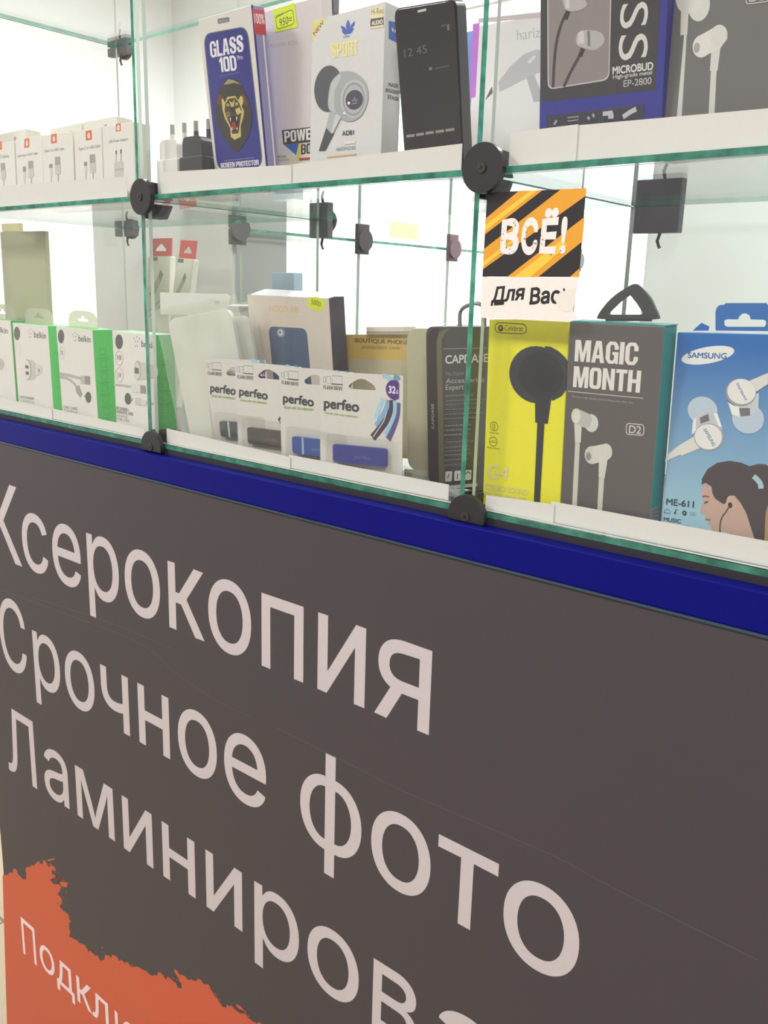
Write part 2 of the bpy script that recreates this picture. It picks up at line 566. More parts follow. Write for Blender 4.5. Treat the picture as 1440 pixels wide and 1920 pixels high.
def floor_material():
    m = bpy.data.materials.new('cream_floor_tiles')
    m.use_nodes = True
    nt = m.node_tree
    b = nt.nodes['Principled BSDF']
    tc = nt.nodes.new('ShaderNodeTexCoord')
    mp = nt.nodes.new('ShaderNodeMapping')
    mp.inputs['Location'].default_value = (0.06, 0.145, 0)
    mp.inputs['Rotation'].default_value = (0, 0, math.radians(0))
    br = nt.nodes.new('ShaderNodeTexBrick')
    br.offset = 0.0
    br.inputs['Scale'].default_value = 1.0
    br.inputs['Brick Width'].default_value = 0.30
    br.inputs['Row Height'].default_value = 0.30
    br.inputs['Mortar Size'].default_value = 0.003
    br.inputs['Color1'].default_value = lin('#a99b80')
    br.inputs['Color2'].default_value = lin('#a3957b')
    br.inputs['Mortar'].default_value = lin('#6b6150')
    nz = nt.nodes.new('ShaderNodeTexNoise')
    nz.inputs['Scale'].default_value = 25
    mx = nt.nodes.new('ShaderNodeMix'); mx.data_type = 'RGBA'; mx.blend_type = 'MULTIPLY'
    mx.inputs[0].default_value = 0.12
    nt.links.new(tc.outputs['Object'], mp.inputs['Vector'])
    nt.links.new(mp.outputs['Vector'], br.inputs['Vector'])
    nt.links.new(tc.outputs['Object'], nz.inputs['Vector'])
    nt.links.new(br.outputs['Color'], mx.inputs[6]); nt.links.new(nz.outputs['Color'], mx.inputs[7])
    nt.links.new(mx.outputs[2], b.inputs['Base Color'])
    b.inputs['Roughness'].default_value = 0.35
    return m

RX0, RX1, RY0, RY1, RH = -4.2, 2.6, -3.4, 2.6, 2.7
WALL = mat('#eceeec', rough=0.7, grain=0.02)
CEIL = mat('#f2f2f0', rough=0.8, grain=0.02)
FLOORM = floor_material()
struct(MB().box(RX0, RX1, RY0, RY1, -0.08, 0, FLOORM).build('floor'))
struct(MB().box(RX0, RX1, RY0, RY1, RH, RH + 0.06, CEIL).build('ceiling'))
struct(MB().box(RX0 - 0.08, RX0, RY0, RY1, 0, RH, WALL).build('wall_left'))
struct(MB().box(RX1, RX1 + 0.08, RY0, RY1, 0, RH, WALL).build('wall_right'))
struct(MB().box(RX0, RX1, RY0 - 0.08, RY0, 0, RH, mat('#bcbcbe', rough=0.7)).build('wall_front'))
WX0, WX1, WZ0, WZ1 = -3.3, -1.15, 0.75, 2.35          # opening of a window added for the bright white behind the showcase
wb = MB()
wb.box(RX0, WX0, RY1, RY1 + 0.1, 0, RH, WALL)
wb.box(WX1, RX1, RY1, RY1 + 0.1, 0, RH, WALL)
wb.box(WX0, WX1, RY1, RY1 + 0.1, 0, WZ0, WALL)
wb.box(WX0, WX1, RY1, RY1 + 0.1, WZ1, RH, WALL)
struct(wb.build('wall_back'))
win = struct(thing('added_window_1', '', ''))
for k in ('label', 'category'):
    del win[k]
FR = mat('#f4f4f2', rough=0.4)
fm = MB()
for a, b in ((WX0, WX0 + 0.06), ((WX0 + WX1) / 2 - 0.03, (WX0 + WX1) / 2 + 0.03), (WX1 - 0.06, WX1)):
    fm.box(a, b, RY1 + 0.02, RY1 + 0.08, WZ0, WZ1, FR)
for a, b in ((WZ0, WZ0 + 0.06), (WZ1 - 0.06, WZ1)):
    fm.box(WX0, WX1, RY1 + 0.021, RY1 + 0.079, a, b, FR)
fm.build('added_window_frame', win)
MB().box(WX0 + 0.05, WX1 - 0.05, RY1 + 0.045, RY1 + 0.05, WZ0 + 0.05, WZ1 - 0.05, GLASS).build('added_window_glass', win)

# added ceiling lights, out of view, to brighten the room: housing, diffuser, lamp
def added_ceiling_light(x, y, label, power, size=0.6):
    t = thing('added_ceiling_light', label, 'ceiling light', (x, y, RH), 'added square ceiling lights')
    h = size / 2
    fr = MB()
    for a in (-1, 1):
        fr.box(-h - 0.02, h + 0.02, a * h - 0.02 * (a < 0), a * h + 0.02 * (a > 0), -0.03, 0, FR)
        fr.box(a * h - 0.02 * (a < 0), a * h + 0.02 * (a > 0), -h, h, -0.03, 0, FR)
    fr.build('frame', t)
    MB().box(-h, h, -h, h, -0.012, -0.006, emit('lit_diffuser', '#fff8ee', 2.2)).build('diffuser', t)
    ld = bpy.data.lights.new('added_ceiling_lamp', 'AREA')
    ld.energy = power
    ld.size = size
    ld.color = (0.975, 0.955, 1.0)
    lo = bpy.data.objects.new('added_ceiling_lamp', ld)
    COL.objects.link(lo)
    lo.parent = t
    lo.location = (0, 0, -0.02)
for x, y, lab, p in ((-2.6, 1.6, 'added square ceiling light over the room behind the left end', 85),
                     (-0.2, 1.6, 'added square ceiling light over the room behind the right end', 70),
                     (-1.9, -1.5, 'added square ceiling light over the left of the customer side', 54),
                     (0.7, -1.5, 'added square ceiling light over the right of the customer side', 54)):
    added_ceiling_light(x, y, lab, p)

# ------------------------------------------------------------------ the counter
CF = -0.024 * U                       # front face
CX0, CX1 = -1.1753, 0.55
CTOP = ZB - 0.0102
BANDB = 1.24 - 0.3487 * U
ctr = thing('shop_counter', 'dark grey counter front with big white lettering and blue edge trim', 'counter', (0, 0, 0))
GREY = mat('#423d40', rough=0.5, grain=0.03)
cb = MB()
cb.box(CX0, CX1, CF, 0.30, 0.0, BANDB, GREY)
cb.build('cabinet', ctr)
BLUE = mat('#0e1078', rough=0.48, metal=0.3, spec=0.15)
bt = MB()
bt.box(CX0, CX1, CF - 0.0012, 0.30, BANDB, CTOP, BLUE)
bt.build('blue_trim', ctr, bevel=0.0009)
MB().box(CX0, CX1, CF - 0.0018, CF - 0.0004, BANDB - 0.0018, BANDB - 0.0002, mat('#34495f', rough=0.3)).build('edge_strip', ctr)
MB().box(CX0, CX1, -0.0005, 0.30, CTOP, ZB - 0.0047, mat('#2c2a2a', rough=0.6)).build('rubber_pad', ctr)
LET = '#c5bcbc'
def lettering(parts, m=LET, bold=0.0, start=2):
    p = Print(start=start)
    for t, q in parts:
        p.word(t, q, m, bold)
    o = p.build('lettering', ctr)
    o.location = (0, CF, 0)
    return o
kq = [(-1.171, 0.889), (-1.0536, 0.8909), (-1.0563, 0.8903), (-1.0531, 0.9937)]
kq[0] = (kq[1][0] - 0.80 * (kq[3][1] - kq[2][1]), 0)
lettering([('К', kq), ('серокопия', [(-1.0493, 0.9283), (-0.399, 0.9655), (-0.604, 0.8923), (-0.6043, 0.9653)])], bold=0.004)
lettering([('С', [(-1.1282, 0.77), (-1.0588, 0.7355), (-1.0602, 0.7359), (-1.0815, 0.8359)]), ('рочное', [(-1.0404, 0.8056), (-0.5954, 0.7744), (-0.7511, 0.7355), (-0.8092, 0.8085)]), ('фото', [(-0.5475, 0.771), (-0.2516, 0.7799), (-0.341, 0.7354), (-0.3762, 0.8077)])], bold=0.004)
aw = [(-0.3775, 0.6511), (-0.9742, 0.5921), (-1.0335, 0.5952), (-0.9796, 0.5899)]
lettering([('Л', [(-1.1324, 0.5704), (-1.0554, 0.5743), (-1.0554, 0.5743), (-1.1067, 0.6742)]), ('аминиро', [(-1.0335, 0.5952), (-0.468, 0.6226), (-0.7096, 0.579), (-0.9483, 0.6504)]), ('в', [(-0.4505, 0.6534), (-0.3975, 0.6245), (-0.7096, 0.579), (-0.9483, 0.6504)]),
           ('а', [aw[0], (aw[0][0] + 1.06 * (aw[1][0] - aw[2][0]), 0)] + [(-0.7096, 0.579), (-0.9483, 0.6504)])], bold=0.004)
def ragged(pts, first, last, amp, depth, rng):
    out = []
    def sub(a, b, d):
        if d == 0:
            out.append(a); return
        l = math.hypot(b[0] - a[0], b[1] - a[1])
        k = rng.uniform(-amp, amp)
        m_ = ((a[0] + b[0]) / 2 - (b[1] - a[1]) * k, (a[1] + b[1]) / 2 + (b[0] - a[0]) * k)
        sub(a, m_, d - 1); sub(m_, b, d - 1)
    for i in range(len(pts)):
        if first <= i < last:
            sub(pts[i], pts[i + 1], depth)
        else:
            out.append(pts[i])
    return out
sp = Print(start=1)
SPL = ([(-1.1799, 0.3783), (-1.1454, 0.4029), (-1.1047, 0.4287), (-1.0907, 0.4369), (-1.0679, 0.4573), (-1.0492, 0.4692), (-1.0412, 0.4622), (-1.0336, 0.4687), (-1.0205, 0.4664), (-1.0313, 0.4554), (-1.0093, 0.4604), (-1.03, 0.4453), (-1.0086, 0.4449), (-1.0196, 0.4307), (-1.0084, 0.4242), (-1.0239, 0.4133), (-1.0075, 0.4107), (-0.9874, 0.4009), (-0.9946, 0.375), (-0.9828, 0.3772), (-0.9594, 0.3813), (-0.9371, 0.3809), (-0.9053, 0.3974), (-0.8927, 0.3961), (-0.8669, 0.4095), (-0.8424, 0.414), (-0.8145, 0.4248), (-0.7873, 0.438), (-0.7615, 0.4427), (-0.751, 0.4386), (-0.742, 0.4427), (-0.7487, 0.4503), (-0.7572, 0.4594), (-0.7359, 0.4629), (-0.7151, 0.4689), (-0.6948, 0.4772), (-0.6852, 0.4706), (-0.674, 0.4651), (-0.6564, 0.4711), (-0.6408, 0.4723), (-0.6255, 0.4747), (-0.5958, 0.4859), (-0.5242, 0.4996), (-0.4503, 0.5169), (-0.447, 0.4162), (-1.2363, -0.2066)])
sp.poly(ragged(SPL, 0, len(SPL) - 5, 0.28, 4, random.Random(11)), mat('#c65738', rough=0.45))
sp.poly([(-1.0415, 0.4722), (-1.0193, 0.4856), (-1.0237, 0.4807), (-1.0382, 0.4715)], mat('#c65738', rough=0.45))
sp.poly([(-1.0125, 0.4522), (-0.9905, 0.462), (-0.9938, 0.4524), (-1.0082, 0.448)], mat('#c65738', rough=0.45))
sp.poly([(-0.6468, 0.4806), (-0.6376, 0.4827), (-0.6315, 0.4805), (-0.6407, 0.4772)], mat('#c65738', rough=0.45))
rg = random.Random(4)
for (a, b_) in [(-1.0272, 0.4704), (-1.0211, 0.4603), (-1.0119, 0.4577), (-1.0082, 0.448), (-1.0046, 0.4383), (-1.0035, 0.4258), (-0.9461, 0.3801), (-0.9096, 0.3978), (-0.8752, 0.4075), (-0.8505, 0.4134), (-0.8262, 0.422), (-0.7724, 0.4428), (-0.7541, 0.4497), (-0.6754, 0.4716), (-0.6407, 0.4772), (-0.6285, 0.4776)]:
    for _ in range(4):
        x_, z_ = a + rg.uniform(-0.006, 0.012), b_ + rg.uniform(-0.006, 0.008)
        l_, t_ = rg.uniform(0.002, 0.007), rg.uniform(0.0003, 0.0010)
        sp.poly([(x_ - l_ / 2, z_), (x_, z_ + t_), (x_ + l_ / 2, z_ + t_ * .4), (x_, z_ - t_)], mat('#c65738', rough=0.45))
sp.poly([(-1.0349, 0.4449), (-1.0191, 0.457), (-1.0098, 0.4553), (-1.023, 0.4435)], mat('#423d40', rough=0.5))
o = sp.build('orange_splash', ctr); o.location = (0, CF, 0)
yu = [(-0.8902, 0.3229), (-0.9063, 0.3053), (-0.9469, 0.2783), (-0.978, 0.3207)]
lettering([('П', [(-1.1319, 0.3347), (-1.0927, 0.2752), (-1.1332, 0.2718), (-1.1319, 0.3347)]), ('одкл', [(-1.0813, 0.2918), (-0.9053, 0.306), (-0.946, 0.2788), (-0.978, 0.3207)]),
           ('ю', [yu[0], (yu[0][0] + 1.3 * (yu[3][1] - yu[2][1]), 0), yu[2], yu[3]])], m='#eed6d6', bold=0.004, start=12)
sc = Print(start=1)
for pts in ([(-1.1186, 0.8446), (-0.9587, 0.8522), (-0.8036, 0.8581), (-0.7369, 0.8424), (-0.6751, 0.8333), (-0.6177, 0.8324)], [(-0.5794, 0.8345), (-0.4954, 0.833), (-0.4211, 0.8316), (-0.3448, 0.8348), (-0.2777, 0.8376)], [(-0.2777, 0.8376), (-0.2258, 0.8342), (-0.1714, 0.8328), (-0.1292, 0.8318)], [(-1.0344, 0.8541), (-0.8656, 0.8666), (-0.7358, 0.8683)]):
    sc.stroke(pts, 0.0005, mat('#595556', rough=0.5), smooth=True)
o = sc.build('scratches', ctr); o.location = (0, CF, 0)

# ------------------------------------------------------------------ glass showcase
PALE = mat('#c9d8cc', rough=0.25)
def pane(name, label, x0, x1, y0, y1, z0, z1, group=None, edge=EDGE, back=None):
    d = (x1 - x0, y1 - y0, z1 - z0)
    th = d.index(min(d))
    mb = MB()
    vs = [(x, y, z) for z in (z0, z1) for y in (y0, y1) for x in (x0, x1)]
    fs = [[0, 1, 5, 4], [1, 3, 7, 5], [3, 2, 6, 7], [2, 0, 4, 6], [4, 5, 7, 6], [2, 3, 1, 0]]
    ax = [1, 0, 1, 0, 2, 2]
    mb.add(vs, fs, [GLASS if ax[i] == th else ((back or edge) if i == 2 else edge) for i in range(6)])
    o = mb.build(name)
    return tag(o, label, 'glass', group)

cols = ((XL, X1 - 0.0, 'left', 'by the cable boxes'), (X1, X2, 'middle', ''), (X2, XR, 'right', ''))
rows = ((ZB, ZM - GT, 'lower'), (ZM, ZT - GT, 'upper'))
seen = {('left', 'lower'): 'clear front pane before the green and white charger boxes',
        ('middle', 'lower'): 'clear front pane before the flash drive cards',
        ('right', 'lower'): 'clear front pane carrying the black and yellow striped sticker',
        ('left', 'upper'): 'clear front pane before the white cable boxes with orange squares',
        ('middle', 'upper'): 'clear front pane before the blue lion box and silver earphone box',
        ('right', 'upper'): 'clear front pane before the blue boxed earphones and large grey box'}
shl = {'left': 'green edged glass shelf under the white cable boxes', 'middle': 'green edged glass shelf under the blue lion box', 'right': 'green edged glass shelf under the blue boxed earphones'}
shb = {'left': 'bottom glass pane under the green and white charger boxes', 'middle': 'bottom glass pane under the flash drive cards', 'right': 'bottom glass pane under the yellow earphone box'}
sht = {'left': 'topmost glass shelf above the white cable boxes', 'middle': 'topmost glass shelf above the blue lion box', 'right': 'topmost glass shelf above the large grey box'}
for (a, b, cn, _) in cols:
    a2 = a + GT / 2 + 0.0003; b2 = b - GT / 2 - 0.0003
    for (z0, z1, rn) in rows:
        off = -0.006 if rn == 'upper' else 0.0
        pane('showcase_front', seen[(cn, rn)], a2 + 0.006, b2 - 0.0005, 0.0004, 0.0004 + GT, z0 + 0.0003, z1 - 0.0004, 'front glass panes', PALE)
    pane('glass_shelf', shb[cn], a2, b2, -0.0008, DEP, ZB - 0.0045, ZB, 'glass shelves')
    pane('glass_shelf', shl[cn], a2, b2, -0.0008, DEP, ZM - GT, ZM, 'glass shelves')
    pane('glass_shelf', sht[cn], a2, b2, -0.0008, DEP, ZT - GT, ZT, 'glass shelves')
dv = {(0, 'lower'): 'left end glass upright beside the olive carton', (1, 'lower'): 'glass upright between the charger boxes and the flash drive cards',
      (2, 'lower'): 'glass upright between the black case pack and yellow earphone box', (3, 'lower'): 'right end glass upright beyond the blue earphone box',
      (0, 'upper'): 'left end glass upright beside the white cable boxes', (1, 'upper'): 'glass upright between cable boxes and plug adapters',
      (2, 'upper'): 'glass upright between the flip phone case and blue boxed earphones', (3, 'upper'): 'right end glass upright beyond the large grey box'}
for i, x in enumerate((XL, X1, X2, XR)):
    for (z0, z1, rn) in rows:
        dx = -0.0062 if (rn == 'upper' and i == 1) else 0
        pane('glass_divider', dv[(i, rn)], x - GT / 2 + dx, x + GT / 2 + dx, -0.0006, DEP, z0 + 0.0002, z1 - 0.0002, 'glass uprights', EDGE, PALE)  # back edges pale instead of green: backlight put into the edge colour

BLACK = mat('#2b292a', rough=0.38)
DARKG = mat('#434246', rough=0.5)  # black clamp plastic, lightened to hold the glare in its colour
STEEL = mat('#5a5652', rough=0.3, metal=0.8)
def disc_outline(r, cut=None, n=48):
    pts = [(r * math.cos(2 * math.pi * i / n), r * math.sin(2 * math.pi * i / n)) for i in range(n)]
    if cut is not None:
        pts = [(a, max(b, cut)) for a, b in pts]
        out = []
        for q in pts:
            if not out or (abs(q[0] - out[-1][0]) + abs(q[1] - out[-1][1])) > 1e-7:
                out.append(q)
        # the flat: keep only its two ends
        flat = [q for q in out if abs(q[1] - cut) < 1e-9]
        lo, hi = min(q[0] for q in flat), max(q[0] for q in flat)
        out = [q for q in out if abs(q[1] - cut) > 1e-9 or q[0] in (lo, hi)]
        pts = out
    return pts

def screw(mb, y):
    mb.prism(disc_outline(0.0036, n=20), y, y - 0.0009, STEEL)
    for a in (0.5, 0.5 + math.pi / 2):
        c, s = math.cos(a), math.sin(a)
        q = [(-0.0024, -0.0004), (0.0024, -0.0004), (0.0024, 0.0004), (-0.0024, 0.0004)]
        mb.prism([(c * i - s * j, s * i + c * j) for i, j in q], y - 0.0009, y - 0.00098, mat('#151414', rough=0.6))

def front_connector(x, z, label, half=False, dx=0.008):
    t = thing('glass_connector', label, 'connector', (x, 0, z), 'black round glass connectors')
    r = 0.0168
    cut = -0.0044 if half else None
    MB().prism(disc_outline(r, cut), -0.0072, -0.0022, BLACK).build('disc', t, bevel=0.0012).location.x = dx
    MB().prism(disc_outline(0.0135, cut), -0.0022, -0.00085, DARKG).build('washer', t).location.x = dx
    m = MB(); screw(m, -0.0072); m.build('screw', t).location.x = dx
    top = 0.0115
    zlo = 0.0002 + (z - z)
    for sx, nm in ((1, 'clamp'), (-1, 'clamp')):
        m = MB()
        x0, x1 = sorted((sx * (GT / 2 + 0.0003), sx * 0.0062))
        up = [(0.0052, 0.0006), (0.034, 0.0006), (0.034, 0.014), (0.008, 0.0155), (0.0052, 0.0155)]
        lo = [(0.0052, -GT - 0.0008), (0.034, -GT - 0.0008), (0.027, -0.0185), (0.0052, -0.0185)]
        if half:
            m.prism(up, x0, x1, DARKG, axis='x')
        else:
            m.prism(up, x0, x1, DARKG, axis='x'); m.prism(lo, x0, x1, DARKG, axis='x')
        m.build(nm, t)
    return t
front_connector(X1 - 0.003, 1.24 + 0.1560 * U, 'round black screw connector at shelf level between left and middle columns', dx=0.0093)
front_connector(X2 + 0.0008, 1.24 + 0.1585 * U, 'round black screw connector directly above the striped sticker', dx=0.0066)
front_connector(X1 + 0.001, 1.24 - 0.2915 * U, 'half round black connector on the counter left of the flash drive cards', True, 0.009)
front_connector(X2 + 0.002, 1.24 - 0.2935 * U, 'half round black connector on the counter under the yellow earphone box', True, 0.0066)

def back_connector(x, z, label, w=0.03, h=0.044, mats=mat('#57575b', rough=0.5)):  # grey default paints the veiling glare over black plastic
    t = thing('corner_connector', label, 'connector', (x, DEP + 0.0005, z), 'square black connectors at the back')
    MB().box(-w * 0.5, w * 0.5, 0.0, 0.010, -h * 0.5, -0.0012, mats).build('lower_jaw', t, bevel=0.0008)
    MB().box(-w * 0.5, w * 0.5, 0.0, 0.010, 0.0008, h * 0.5, mats).build('upper_jaw', t, bevel=0.0008)
    m = MB(); m.prism(disc_outline(0.016), 0.011, 0.016, BLACK); m.build('disc', t)
    m = MB(); m.tube([(0.004, 0.004, -h * 0.5), (0.002, 0.004, -h * 0.5 - 0.007), (0.005, 0.004, -h * 0.5 - 0.013)], 0.0016, BLACK, 6)
    m.build('tie_end', t)
    return t
back_connector(XL, ZM - GT / 2, 'dark connector at the back left corner of the lower left compartment', 0.046, 0.026)
back_connector(X1, ZM - GT / 2, 'dark square connector seen through glass above the cream phone case box')
back_connector(X2 + 0.022, ZM - GT / 2, 'dark grey block connector above the triangular hanger', 0.044, 0.05)
back_connector(XL, ZT - GT / 2, 'dark connector high in the back left corner above the cable boxes', 0.046, 0.024)
back_connector(X1, ZT - GT / 2, 'dark connector at the top edge behind the silver earphone box', 0.04, 0.05)
back_connector(X2, ZT - GT / 2, 'dark connector high behind the blue boxed earphones', 0.04, 0.05)

# paper strips standing inside the front glass
PAPER = mat('#e4dfd9', rough=0.7, grain=0.02)
def strip(label, pts):
    m = MB()
    m.prism(pts, 0.0052, 0.0056, PAPER)
    tag(m.build('paper_strip'), label, 'paper strip', 'white paper strips along the shelves')
def strip2(label, pts, d=0.0):
    m = MB()
    m.prism(pts, 0.0052 + d, 0.0056 + d, PAPER)
    tag(m.build('paper_strip'), label, 'paper strip', 'white paper strips along the shelves')
def up_from(z, top):
    (a, b), (c, d) = top[0], top[-1]
    return [(a, z)] + list(top) + [(c, z)]
strip2('white paper strip under the white cable boxes', up_from(ZM + 0.0003, [(-1.1068, 1.3529), (-0.821, 1.3481)]))
strip2('white paper strip below the plug adapters and blue lion box', up_from(ZM + 0.0003, [(-0.7631, 1.3487), (-0.5822, 1.3437)]))
strip2('white paper strip below the silver earphone box and flip phone case', up_from(ZM + 0.0003, [(-0.5822, 1.3442), (-0.4067, 1.3468)]), 0.001)
strip2('short white paper strip left of the blue boxed earphones', up_from(ZM + 0.0003, [(-0.3655, 1.3504), (-0.3136, 1.3511)]))
strip2('long white paper strip below the blue boxed earphones and grey box', up_from(ZM + 0.0003, [(-0.3155, 1.3507), (-0.1877, 1.3487)]), 0.001)
strip2('white paper strip at the far left below the charger boxes', up_from(ZB + 0.0003, [(-1.161, 1.0993), (-0.9918, 1.0957)]))
strip2('white paper strip below the right hand charger boxes', up_from(ZB + 0.0003, [(-0.9929, 1.0969), (-0.8069, 1.0942)]), 0.001)
strip2('white paper strip below the left hand flash drive cards', up_from(ZB + 0.0003, [(-0.7665, 1.0995), (-0.5822, 1.0947)]))
strip2('white paper strip below the blue flash drive card', up_from(ZB + 0.0003, [(-0.585, 1.0963), (-0.4046, 1.0972)]), 0.001)
strip2('white paper strip below the yellow earphone box', up_from(ZB + 0.0003, [(-0.3689, 1.095), (-0.3103, 1.0977)]))
strip2('white paper strip below the grey and the blue earphone boxes', up_from(ZB + 0.0003, [(-0.3135, 1.0995), (-0.156, 1.1002)]), 0.001)

# ------------------------------------------------------------------ sticker on the pane
st = thing('warning_sticker', 'black and yellow striped sticker with torn white lower half on the glass', 'sticker')
st.location = (0, 0, 0)
SY = 0.0001
b = Print(start=0)
b.poly([(-0.3785, 1.3115), (-0.3012, 1.3105), (-0.3014, 1.3046), (-0.3014, 1.2549), (-0.3788, 1.2545)], mat('#2f2c2d', rough=0.3))
YEL = mat('#e2a032', rough=0.3)
YL2 = mat('#f0c648', rough=0.3)
b.poly([(-0.3783, 1.2944), (-0.3526, 1.3113), (-0.3339, 1.3109), (-0.3788, 1.2832)], YEL)
b.poly([(-0.3785, 1.2736), (-0.3199, 1.3108), (-0.3012, 1.3105), (-0.3012, 1.3059), (-0.3787, 1.2595)], YEL)
b.poly([(-0.3579, 1.2544), (-0.3008, 1.2929), (-0.301, 1.2776), (-0.3328, 1.2546)], YEL)
b.poly([(-0.3083, 1.2549), (-0.3016, 1.2605), (-0.3014, 1.2549)], YEL)
b.poly([(-0.3785, 1.2898), (-0.3432, 1.3111), (-0.3378, 1.311), (-0.3788, 1.2854)], YL2)
b.poly([(-0.3787, 1.2647), (-0.3547, 1.2798), (-0.3537, 1.2784), (-0.3788, 1.261)], YL2)
b.poly([(-0.352, 1.2545), (-0.3156, 1.2792), (-0.312, 1.275), (-0.3388, 1.2546)], YL2)
def at_pane(p, name):
    o = p.build(name, st); o.location = (0, -0.0002 + 0.0, 0)
    return o
at_pane(b, 'striped_panel')
b = Print(start=10)
WHT = '#ece6de'
b.text('В', [(-0.3652, 1.2694), (-0.3501, 1.2696), (-0.3646, 1.2937)], WHT, 0.05)
b.text('С', [(-0.3481, 1.269), (-0.3348, 1.2692), (-0.348, 1.2937)], WHT, 0.05)
b.text('Ё', [(-0.3335, 1.2693), (-0.3197, 1.2697), (-0.3321, 1.2991)], WHT, 0.05)
b.text('!', [(-0.3176, 1.2695), (-0.313, 1.2698), (-0.3173, 1.2934)], WHT, 0.03)
rr_ = random.Random(3)
for (cx, cz) in [(-0.3613, 1.285), (-0.3581, 1.2734), (-0.3629, 1.2819), (-0.3545, 1.2892), (-0.3449, 1.2889), (-0.3378, 1.2746), (-0.3461, 1.2818), (-0.3296, 1.2885), (-0.3314, 1.2802), (-0.3301, 1.2785), (-0.3248, 1.2703), (-0.3176, 1.2827), (-0.3151, 1.273), (-0.3388, 1.276), (-0.3542, 1.2726), (-0.3621, 1.2712)]:
    for _ in range(3):
        dx, dz = rr_.uniform(-.002, .002), rr_.uniform(-.003, .003); s = rr_.uniform(.0002, .0006)
        b.poly([(cx + dx - s, cz + dz), (cx + dx, cz + dz - s * .8), (cx + dx + s, cz + dz), (cx + dx, cz + dz + s)], mat('#3a3331', rough=0.3))
at_pane(b, 'lettering')
b = Print(start=1)
b.poly([(-0.3788, 1.2542), (-0.3014, 1.2548), (-0.302, 1.2494), (-0.3034, 1.2409), (-0.3049, 1.2338), (-0.2995, 1.2279), (-0.3069, 1.2255), (-0.3788, 1.2257)], '#ebe6dd')
b.text('Для', [(-0.3705, 1.234), (-0.3436, 1.2366), (-0.369, 1.2476)], '#262322', 0.035)
b.text('Вас', [(-0.3381, 1.236), (-0.3144, 1.2373), (-0.3379, 1.2477)], '#262322', 0.035)
for q in ([(-0.3674, 1.2346), (-0.3596, 1.2353), (-0.3675, 1.2361)], [(-0.3384, 1.236), (-0.3339, 1.2363), (-0.3385, 1.2372)]):
    (a, c), (d, e), (f, g) = q
    b.poly([(a, c), (d, e), (d, e + 0.002), (f, c + 0.002)], '#262322')
b.poly([(-0.3193, 1.2406), (-0.3172, 1.2427), (-0.3144, 1.2452), (-0.3096, 1.2467), (-0.3024, 1.248), (-0.3029, 1.241), (-0.3048, 1.2324), (-0.3116, 1.2322), (-0.3162, 1.2366)], '#e6e0d2')
b.poly([(-0.3129, 1.2471), (-0.3116, 1.2478), (-0.3112, 1.246), (-0.3124, 1.2455)], '#262322')
at_pane(b, 'torn_white_panel')

# ------------------------------------------------------------------ boxes: lower right compartment
WH = '#e6e2da'
c, w, h = carton('earphone_box', 'yellow earphone box with a large black earbud picture', 'box', (-0.3791, 0.0165, 1.0841, 0.20, 0.30, 1.50, 0.0673, 0.1405), 0.017, '#ebe42b', '#dcd62a')
p = Print()
p.rr([(0.0054, 0.1381), (0.0322, 0.1373), (0.0326, 0.1303), (0.0057, 0.1308)], 0.005, '#3c3a14', line=0.0006)
p.text('Celebrat', [(0.0136, 0.1326), (0.0294, 0.1322), (0.0137, 0.1363)], '#3c3a14')
p.ell([(0.0105, 0.1341), (0.0127, 0.134), (0.0104, 0.1365)], '#3c3a14')
p.ell([(0.0105, 0.1344), (0.0113, 0.1343), (0.0105, 0.1356)], '#d9d32f')
p.build('logo', c)
p = Print(start=8)
p.ell([(0.0425, 0.1017), (0.0655, 0.1018), (0.0414, 0.1221)], '#34373a')
p.poly([(0.0483, 0.1223), (0.0534, 0.1219), (0.0595, 0.1192), (0.0648, 0.1153), (0.0672, 0.1125), (0.0678, 0.0934), (0.064, 0.088), (0.0574, 0.0842), (0.0547, 0.0851)], '#34373a', smooth=False)
p.ell([(0.0462, 0.1018), (0.0648, 0.1018), (0.0453, 0.1182)], '#26282b')
p.ell([(0.0486, 0.1017), (0.058, 0.1016), (0.048, 0.1117)], '#202225')
p.poly([(0.0423, 0.0866), (0.0559, 0.0867), (0.0539, 0.0673), (0.0435, 0.0674)], '#2c2e31')
p.poly([(0.0453, 0.0677), (0.0512, 0.0672), (0.0507, 0.0033), (0.0456, 0.0029)], '#2c2e31')
p.build('earbud_picture', c)
p = Print(start=8)
for q, t1, t2 in (([(0.0081, 0.0615), (0.0115, 0.0614), (0.0079, 0.0648)], 'Voice Call', [(0.0043, 0.056), (0.0124, 0.0559), (0.0044, 0.0573)]),
                  ([(0.0078, 0.0499), (0.0113, 0.0499), (0.0077, 0.0533)], 'Music Control', [(0.0024, 0.0443), (0.0138, 0.0443), (0.0025, 0.0458)])):
    p.ell(q, '#5c5a20', line=0.0004)
    p.text(t1, t2, '#5c5a20')
p.rr([(0.0071, 0.0632), (0.0088, 0.0632), (0.0089, 0.0594), (0.0072, 0.0594)], 0.002, '#5c5a20', line=0.0004)
p.stroke([(0.005, 0.0494), (0.0067, 0.0495), (0.007, 0.0508), (0.0079, 0.0489), (0.0086, 0.0511), (0.0092, 0.0495), (0.0109, 0.0496)], 0.0004, '#5c5a20')
p.text('G4', [(0.0032, 0.0206), (0.0224, 0.0217), (0.0041, 0.032)], '#dcd68a', 0.02)
p.text('STEREO SOUND', [(0.002, 0.0126), (0.04, 0.0128), (0.0024, 0.017)], '#dcd68a', 0.03)
p.text('EARPHONES', [(0.0018, 0.0066), (0.0396, 0.0069), (0.0018, 0.0108)], '#dcd68a', 0.03)
p.build('caption', c)

